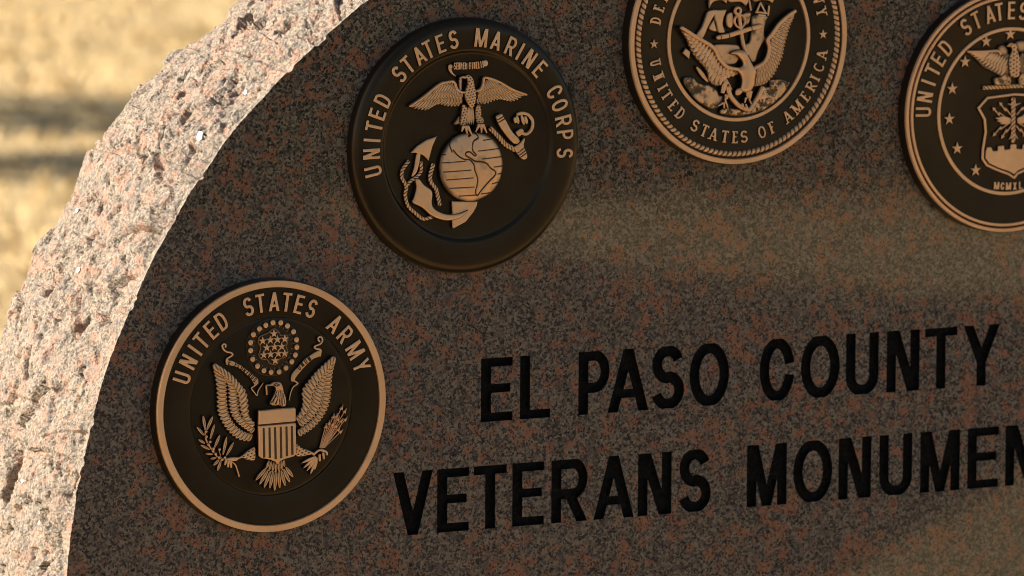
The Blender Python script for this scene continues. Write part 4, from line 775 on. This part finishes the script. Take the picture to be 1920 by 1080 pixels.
bn = relief('banner', [P_poly(d['M_banner'], .020, .015, .0, pmax=.22), P_stroke(d['M_curl'], .036, .024, .012, pe=.004), P_circ(d['M_bancurl'], .028, .034, pe=.006)], e, r, zf, 0.003)
path_text(bn, r, 'SEMPER FIDELIS', d['M_banpath'], zf+.017, .056, .012, .16)
an = relief('anchor', [P_poly(d['M_arm'], .050, .035, .010), P_poly(d['M_shank'], .032, .02, .006)], e, r, zf, 0.0034)
for k in ('M_flukeL', 'M_flukeR'): relief('fluke', [P_poly(d[k], .034, .02, .0, sm=False)], an, r, zf, 0.0034)
relief('stock', [P_poly(d['M_stock'], .052, .035, .010)], an, r, zf, 0.0034, [(b, .008, .008) for b in d['M_stockbands']])
relief('stock_end', [P_poly(d['M_end'], .040, .025, .006)], an, r, zf, 0.0034, [(b, .008, .008) for b in d['M_endbands']])
relief('ring', [P_stroke(d['M_ring'], .028, .034), P_poly(d['M_shackle'], .044, .02, .004)], an, r, zf, 0.0034)
relief('rope', [P_leaf(a, b, .034, .036, False) for a, b in d['M_loops']], an, r, zf, 0.0034)
for p_, w_ in list(zip(d['M_ropes'], (.030, .028, .036)))+[(d['M_rope2'], .042)]: relief('rope', [P_rope(p_, w_, .034, .03)], an, r, zf, 0.003)

# --- spread eagle with shield
e, r = medallion('A', 'bronze medallion with spread eagle, striped shield and single bright rim beside VETERANS')
lathe('disc', [(1.012, -.02), (1.004, .09), (.995, .099), (.94, .099), (.72, .1), (.71, .098), (.704, .090), (.697, .092), (.68, .093), (.4, .093), (.01, .093)], e, r, 0.0)
lathe('rim', [(.999, .085), (.999, .112), (.995, TOP), (.95, TOP), (.945, .113), (.943, .09)], e, r, 1.0)
zf = .093
ring_letters(e, r, d['A_letters'], .098, 0.150, rad=0.831)
gc = d['A_glory']
gy_ = relief('glory', [P_circ(gc, .232, .010, .02, pmax=.03), P_poly(d['A_cloud'], .022, .015, pmax=.03)], e, r, zf, 0.0036)
def rim_prim(pts, w, h, po):
    q = smooth_closed(pts); q = np.vstack([q, q[:1]])
    return P_stroke(q, w, h, sm=False, pmax=po)
relief('cloud_edge', [rim_prim(d['A_cloud'], .010, .008, .28)], gy_, r, zf+.016, 0.003)
for k in range(28):
    a = k*2*math.pi/28+.1; c = lambda q: (gc[0]+q*math.cos(a), gc[1]+q*math.sin(a)); relief('ray', [P_stroke([c(.165), c(.195)], .006, .006, pmax=.35)], gy_, r, zf+.009, 0.003)
for p_ in d['A_beads']: relief('bead', [P_circ(p_, .0225, .034, ry=.0245, pe=.003)], gy_, r, zf, 0.0032)
for p_ in d['A_stars']: relief('star', [P_poly(star_pts(p_, .038), .016, .014, sm=False, e=.5)], gy_, r, zf+.018, 0.0028)
for b_, pth, cur, tx_ in (('A_banL', 'A_banLpath', 'A_banLcurl', 'E PLURIBUS'), ('A_banR', 'A_banRpath', 'A_banRcurl', 'UNUM')):
    bn = relief('banner', [P_poly(d[b_], .024, .012, .0, pmax=.85), P_stroke(d[cur[:]][0], .017, .026, pe=.003), P_stroke(d[cur][1], .016, .026, .010, pe=.003)], e, r, zf, 0.003)
    pp = at_curve(d[pth], np.linspace(0, 1, 9)); n = len(tx_); ts = (np.arange(n)+.5)/n; c = at_curve(d[pth], ts); q1 = at_curve(d[pth], np.clip(ts+.03, 0, 1)); q0 = at_curve(d[pth], np.clip(ts-.03, 0, 1))
    for i, ch in enumerate(tx_):
        if ch == ' ' : continue
        gch = ch if ch != 'B' else 'E'
        pr = P_glyph(gch, c[i][0], c[i][1], math.atan2(*(q1[i]-q0[i])[::-1]), .037, .56 if gch != 'I' else .2, .17, .003)
        if ch == 'B':
            p2 = P_glyph('D', c[i][0], c[i][1], math.atan2(*(q1[i]-q0[i])[::-1]), .037, .56, .17, .003)
            prs = [pr, p2]
        else: prs = [pr]
        dk = [(a_, b__, c_, d_, (lambda F_: (lambda X, Y: (lambda t: (t[0], t[1], t[2]*0.02))(F_(X, Y))))(f_)) for a_, b__, c_, d_, f_ in prs]
        relief('letter', dk, bn, r, zf+.0235, 0.0028)
ea = relief('eagle', [P_poly(d['A_head'], .058, .035, .004), P_stroke(d['A_tongue'], .014, .03)], e, r, zf, 0.003, [(d['A_eye'], .009, .008)]+[(c, .0075, .008) for c in d['A_neckf']])
for rows in (d['A_lw'], d['A_rw']): relief('wing', feathers(rows, .026, .010, 1.45), ea, r, zf, 0.003)
sh = relief('shield', [P_poly(d['A_shield'], .072, .012, .0, sm=False, e=.7)], e, r, zf, 0.0034, [(d['A_chief'], .014, .012)])
for s_ in d['A_slots']:
    (xa, ya), (xb, yb) = s_; q = [(xa-.010, ya), (xa+.010, ya), (xb+.011, yb), (xb-.011, yb)]
    relief('stripe', [P_poly(q, .0022, .004, .0, sm=False, pmax=.10)], sh, r, zf+.0705, 0.003)
relief('tail', feathers([d['A_tail']], .028, .0, .95)+feathers([d['A_tail2']], .042, 0, .95), ea, r, zf, 0.003)
for k in ('A_thighL', 'A_thighR'): relief('thigh', [P_poly(d[k], .045, .03, .006, tex=scales_tex(.036, .022, .3))], ea, r, zf, 0.003)
relief('leg', [P_poly(d['A_legL'], .04, .02, .004)], ea, r, zf, 0.003)
for t_ in d['A_talR']+d['A_talL']: relief('talon', [P_stroke(t_, .026, .042, .020, pe=.004)], ea, r, zf, 0.003)
ob = relief('olive_branch', [P_stroke(d['A_stem'], .014, .028), P_stroke(d['A_stemtail'], .014, .028, pe=.003), P_stroke(d['A_sprig'], .008, .024)], e, r, zf, 0.003)
for (ab, w_) in d['A_leaves']:
    relief('leaf', [P_leaf(ab[0], ab[1], w_*1.35, .030, True, pe=w_*.25)], ob, r, zf, 0.0028)
for p_ in d['A_berries']: relief('berry', [P_circ(p_, .0125, .042, pe=.002)], ob, r, zf, 0.0028)
ar = relief('arrow_bundle', [P_leaf(a, b, .028, .032, False) for a, b in d['A_fletch']], e, r, zf, 0.003)
for a_, h_ in d['A_arrows']:
    u_ = np.array(h_)-np.array(a_); l_ = np.hypot(*u_); u_ /= l_; n_ = np.array([-u_[1], u_[0]]); hb = np.array(h_)-u_*.045
    relief('arrow', [P_stroke([a_, h_], .007, .026, sm=False), P_poly([h_, hb+n_*.016, hb+u_*.010, hb-n_*.016], .034, .008, sm=False)], ar, r, zf, 0.0028)

# --- ship, anchor and eagle
e, r = medallion('N', 'bronze medallion with rope border, sailing ship and eagle on anchor')
lathe('disc', [(1.012, -.02), (1.004, .09), (.995, .099), (.95, .098), (.66, .098), (.635, .092), (.4, .092), (.01, .092)], e, r, 0.0)
lathe('rim', [(1.0, .085), (1.0, .112), (.996, TOP), (.964, TOP), (.958, .112), (.956, .09)], e, r, 1.0)
lathe('inner_ring', [(.658, .088), (.658, .110), (.654, .114), (.632, .114), (.628, .110), (.627, .085)], e, r, 1.0)
nst, nn, nc = 132, 10, 9                               # twisted rope border
V = []; F = []; pol = []
for i in range(nst*nn):
    th = 2*math.pi*i/(nst*nn)
    for j in range(nc):
        a = math.pi*j/(nc-1); ph = (i/nn+0.55*(j/(nc-1))) % 1.0; k = abs(ph-.5)*2; b = float(1-.32*sst(.55, 1, np.array(k)))
        rr = .917-.0235*math.cos(a)*b; z = .095+.022*math.sin(a)*b
        V.append((rr*math.cos(th)*r, rr*math.sin(th)*r, z*r)); pol.append(float(1-sst(.5, .9, np.array(k))))
    for j in range(nc-1):
        i2 = (i+1) % (nst*nn); F.append((i*nc+j, i*nc+j+1, i2*nc+j+1, i2*nc+j))
obj('rope_border', V, F, MAT_METAL, e, True, pol)
zf = .092
low = [x for x in d['N_letters'] if x[1] < 0 and x[0] != '*']
ring_letters(e, r, low, .097, .098, .19, .016, True, True, 1.1, rad=.783)
ring_letters(e, r, [x for x in d['N_letters'] if x[0] == '*'], .097, .098, rad=.779)
topt = 'DEPARTMENT OF THE NAVY'; a0, a1 = 167.3, 14.3
ring_letters(e, r, [(ch, a0+(a1-a0)*i/(len(topt)-1), .785) for i, ch in enumerate(topt) if ch != ' '], .097, .098, .19, .016, False, True, .95)
rk = rock_tex(30, .018, .40, .56); wv = rock_tex(7, .008, .15, .40)
shp = relief('ship', [P_poly(p, .030, .03, .02, tex=wv) for p in d['N_hull']], e, r, zf, 0.0034)
for p_ in d['N_sails']: relief('sail', [P_poly(p_, .034, .03, .016, tex=wv)], shp, r, zf, 0.0034)
for p_ in d['N_rig']: relief('mast', [P_stroke(p_, .020, .03, pe=.004)], shp, r, zf, 0.0034)
for (x, y), (x2, y2), w_ in (((-.16, .42), (-.16, .58), .2), ((.08, .43), (.08, .6), .22), ((.3, .40), (.3, .52), .16)):
    relief('sail', [P_poly([(x-w_/2, y), (x-w_/2+.03, y2), (x2+w_/2-.03, y2), (x+w_/2, y)], .034, .03, .016, tex=wv)], shp, r, zf, 0.004)
for k, p_ in enumerate(d['N_rocks']): relief('rock', [P_poly(p_, .030, .05, .02, tex=rk if k else rock_tex(13, .02, .38, .6))], e, r, zf, 0.0034)
relief('oar', [P_leaf(*d['N_oar'][0], d['N_oar'][1], .03, False)], shp, r, zf, 0.0034)
relief('stern', [P_poly(d['N_bow'], .03, .02, .01, sm=False)], shp, r, zf, 0.0034)
an = relief('anchor', [P_stroke(d['N_ashank'], .032, .052), P_poly(d['N_astock'], .056, .022, .004)], e, r, zf, 0.0034, [(b, .009, .008) for b in d['N_astockb']])
(c_, q_) = d['N_aring']; relief('ring', [P_ring(c_, q_-.020, q_+.002, .05), P_stroke(d['N_ashack'], .018, .05)], an, r, zf, 0.003)
relief('arm', [P_stroke(d['N_armL'], .042, .058, .036), P_stroke(d['N_armR'], .042, .058, .036)], an, r, zf, 0.0034)
relief('fluke', [P_poly(d['N_fluke'], .05, .02, .004, sm=False)], an, r, zf, 0.0034)
ea = relief('eagle', [P_poly(d['N_body'], .074, .07, .01, dome=.05)]+[P_poly(p, .055, .03, .008) for p in d['N_legs']], e, r, zf, 0.0034)
for n_, w_, l_ in (('N_lrows', 'N_lwing', 'N_llead'), ('N_rrows', 'N_rwing', 'N_rlead')):
    relief('wing', [P_poly(d[w_], .040, .02, .0, pmax=.45)]+feathers(d[n_], .048, .006, 1.3, n_ == 'N_rrows')+[P_stroke(d[l_], .034, .072, pe=.004)], ea, r, zf, 0.003)
for t_ in d['N_claws']: relief('talon', [P_stroke(t_, .020, .05, .012, pe=.003)], ea, r, zf+.014, 0.003)

# --- shield with stars
e, r = medallion('F', 'bronze medallion with ring of stars around shield and thunderbolt, double rim')
lathe('disc', [(1.012, -.02), (1.006, .09), (.997, .099), (.98, .098), (.69, .098), (.66, .094), (.4, .094), (.01, .094)], e, r, 0.0)
lathe('rim', [(1.004, .085), (1.004, .112), (1.0, TOP), (.978, TOP), (.973, .112), (.972, .09)], e, r, 1.0)
lathe('rim', [(.957, .085), (.957, .112), (.953, TOP), (.935, TOP), (.931, .112), (.930, .09)], e, r, 1.0)
lathe('inner_ring', [(.697, .088), (.697, .109), (.693, .113), (.672, .113), (.668, .109), (.667, .085)], e, r, 1.0)
zf = .094; ax = d['F_axis']
mir = lambda pts: [(2*ax-x, y) for x, y in pts]
ring_letters(e, r, d['F_letters'], .097, .148, rad=.835)
rest = 'S AIR FORCE'; ring_letters(e, r, [(ch, 81.5-8.15*i, .835) for i, ch in enumerate(rest) if ch != ' '], .097, .148)
st = list(d['F_stars']); st += mir(st[1:])
for p_ in st: relief('star', [P_poly(star_pts(p_, .056), .018, .016, sm=False, e=.5)], e, r, zf, 0.003)
full = d['F_shield']+mir(d['F_shield'])[::-1][1:-1]; q_ = np.array(full+full[:1])
sh = relief('shield', [P_stroke(q_, .022, .022, sm=False)], e, r, zf, 0.003)
relief('nebuly_base', [P_poly(d['F_base']+mir(d['F_base'])[::-1][1:-1], .022, .008, sm=False, e=.7)], sh, r, zf, 0.003)
tb = relief('thunderbolt', [P_rope(d['F_mast'], .040, .03, .035)], sh, r, zf, 0.003)
for s_ in (lambda p: p, mir):
    for w_ in d['F_bwing']: relief('wing', [P_leaf(*s_(w_), .030, .024, False)], tb, r, zf, 0.003)
    for w_ in d['F_bolts']:
        q = s_(w_); a_ = np.array(q[0]); u_ = np.array(q[0])-np.array(q[1]); u_ /= np.hypot(*u_); n_ = np.array([-u_[1], u_[0]])
        relief('bolt', [P_stroke(q, .012, .022, sm=False), P_poly([a_+u_*.018, a_-u_*.014+n_*.018, a_-u_*.014-n_*.018], .024, .008, sm=False)], tb, r, zf, 0.003)
    for w_ in d['F_mastt']: relief('tip', [P_stroke(s_(w_), .018, .024, .006)], tb, r, zf, 0.003)
ea = relief('eagle', [P_poly(d['F_body'], .05, .04, .006, tex=scales_tex(.034, .03, .5))], e, r, zf, 0.003)
for s_ in (lambda p: p, mir):
    rows = [(s_(a), s_(b), n) for a, b, n in d['F_rows']]
    relief('wing', [P_poly(s_(d['F_wing']), .026, .02, .0, pmax=.35)]+feathers(rows, .032, .006, 1.2, False)+[P_stroke(s_(d['F_wing'][:4]), .02, .044)], ea, r, zf, 0.003)
    relief('leg', [P_poly(s_(d['F_leg']), .03, .03, .02, tex=rock_tex(12, .012, .4, .6))], ea, r, zf, 0.003)
for p_ in d['F_clouds']: relief('cloud', [P_poly(p_, .022, .03, .035, pmax=.8)], e, r, zf, 0.003)
relief('torse', [P_rope(d['F_bar'][:2]+[(ax, d['F_bar'][2][1])]+mir(d['F_bar'][:2])[::-1], .036, .026, .034)], e, r, zf, 0.003)
num = list(d['F_num']); dx = num[1][0]-num[0][0]; num += [(num[4][0]+dx*(k+1), num[4][1]+.006*(k+1)) for k in range(3)]
for ch, p_ in zip('MCMXLVII', num): relief('letter', [P_glyph(ch, p_[0], p_[1], R(0 + 26*(p_[0]-ax)), .062, WID[ch]*1.15, .22, .014)], e, r, zf, 0.003)

# ------------------------------------------------------------------ the lawn behind and the things that shade it
FH = Vector((FWD.x, FWD.y, 0)).normalized(); RH = Vector((FH.y, -FH.x, 0))
def spot(dist, lat): p = Vector((CAM.x, CAM.y, 0))+FH*dist+RH*lat; return p
nb = 52000
dd = 9.5+24*RNG.random(nb)**0.8; ll = -6.5+8.5*RNG.random(nb)
bx = CAM.x+FH.x*dd+RH.x*ll; by = CAM.y+FH.y*dd+RH.y*ll
cl = fbm(bx*3.1+40, by*3.1+40, 3); hgt = (0.015+0.035*RNG.random(nb))*(0.4+1.5*np.clip(cl-0.25, 0, 1)); an_ = RNG.random(nb)*6.283; wd = 0.006+0.010*RNG.random(nb)
lx = (RNG.random(nb)-.5)*hgt*1.4; ly = (RNG.random(nb)-.5)*hgt*1.4
Vb = np.empty((nb*3, 3)); Vb[0::3] = np.c_[bx-np.cos(an_)*wd, by-np.sin(an_)*wd, np.zeros(nb)]; Vb[1::3] = np.c_[bx+np.cos(an_)*wd, by+np.sin(an_)*wd, np.zeros(nb)]; Vb[2::3] = np.c_[bx+lx, by+ly, hgt]
ok = ~((np.abs(bx) < 1.2) & (by > -0.3) & (by < 0.6))
Fb = np.arange(nb*3).reshape(nb, 3)[ok]
gs = obj('grass', Vb, Fb.tolist(), MAT_BLADE, None, False); tag(gs, 'dry straw-coloured grass behind the monument', 'grass', kind='stuff')

def tube(path, rads, n=9):
    V = []; F = []
    for k, (p, rr) in enumerate(zip(path, rads)):
        for i in range(n):
            a = 2*math.pi*i/n; V.append((p[0]+rr*math.cos(a), p[1]+rr*math.sin(a), p[2]))
    for k in range(len(path)-1):
        for i in range(n): j = (i+1) % n; F.append((k*n+i, k*n+j, (k+1)*n+j, (k+1)*n+i))
    return V, F
def leafcloud(pts, size):
    n = len(pts); a = RNG.normal(size=(n, 3)); a /= np.linalg.norm(a, axis=1)[:, None]; b = np.cross(a, RNG.normal(size=(n, 3))); b /= np.linalg.norm(b, axis=1)[:, None]
    s = size*(0.6+0.8*RNG.random((n, 1))); V = np.empty((n*4, 3)); V[0::4] = pts-a*s; V[1::4] = pts+b*s*.45; V[2::4] = pts+a*s; V[3::4] = pts-b*s*.45
    return V, np.arange(n*4).reshape(n, 4).tolist()
def conifer(loc, height, width, label):
    t = empty('evergreen_tree', loc); tag(t, label, 'tree', 'evergreens standing beside the lawn')
    hs = np.linspace(-.05, height*.95, 9); wob = RNG.normal(size=(9, 2))*.03
    v, f = tube([(w[0], w[1], h) for w, h in zip(wob, hs)], np.linspace(.16, .03, 9)); obj('trunk', v, f, MAT_BARK, t)
    n = int(2300*width); z = RNG.random(n)**0.8; a = RNG.random(n)*6.283
    prf = width/2*np.minimum(1, (1-z)*1.9)**.75*np.minimum(1, .55+z*3); rr = prf*(0.35+0.65*np.sqrt(RNG.random(n)))*(0.75+.5*fbm(a*1.6+5, z*9, 3))
    P_ = np.c_[rr*np.cos(a), rr*np.sin(a), .5+z*(height-.5)]; v, f = leafcloud(P_, .085); obj('crown', v, f, MAT_LEAF, t, False); return t
p = spot(18.35, -5.2); conifer((p.x, p.y, 0), 6.5, 1.45, 'tall columnar evergreen with dense needles shading the lawn')
p = spot(16.85, -4.6); conifer((p.x, p.y, 0), 5.2, 0.85, 'slim young evergreen with sparse crown beside the lawn')
# unseen evergreen row across the path, added to darken the polished face's reflection
hg = empty('added_hedge', (4.77, -8.24, 0), (0, 0, R(25))); tag(hg, 'unseen dark evergreen row added to darken the reflection in the polished face', 'added_hedge')
n = 18000; P_ = np.c_[(RNG.random(n)-.5)*20, (RNG.random(n)-.5)*1.2, RNG.random(n)*.85]
P_ += RNG.normal(size=P_.shape)*.05; P_[:, 2] = np.clip(P_[:, 2], .03, None); v, f = leafcloud(P_, .10); obj('foliage', v, f, MAT_LEAF, hg, False)
for k in range(10):
    v, f = tube([(-9+k*2, 0, -.05), (-9+k*2+.1, .05, .4), (-9+k*2-.05, -.05, .75)], [.06, .045, .02]); obj('stem', v, f, MAT_BARK, hg)
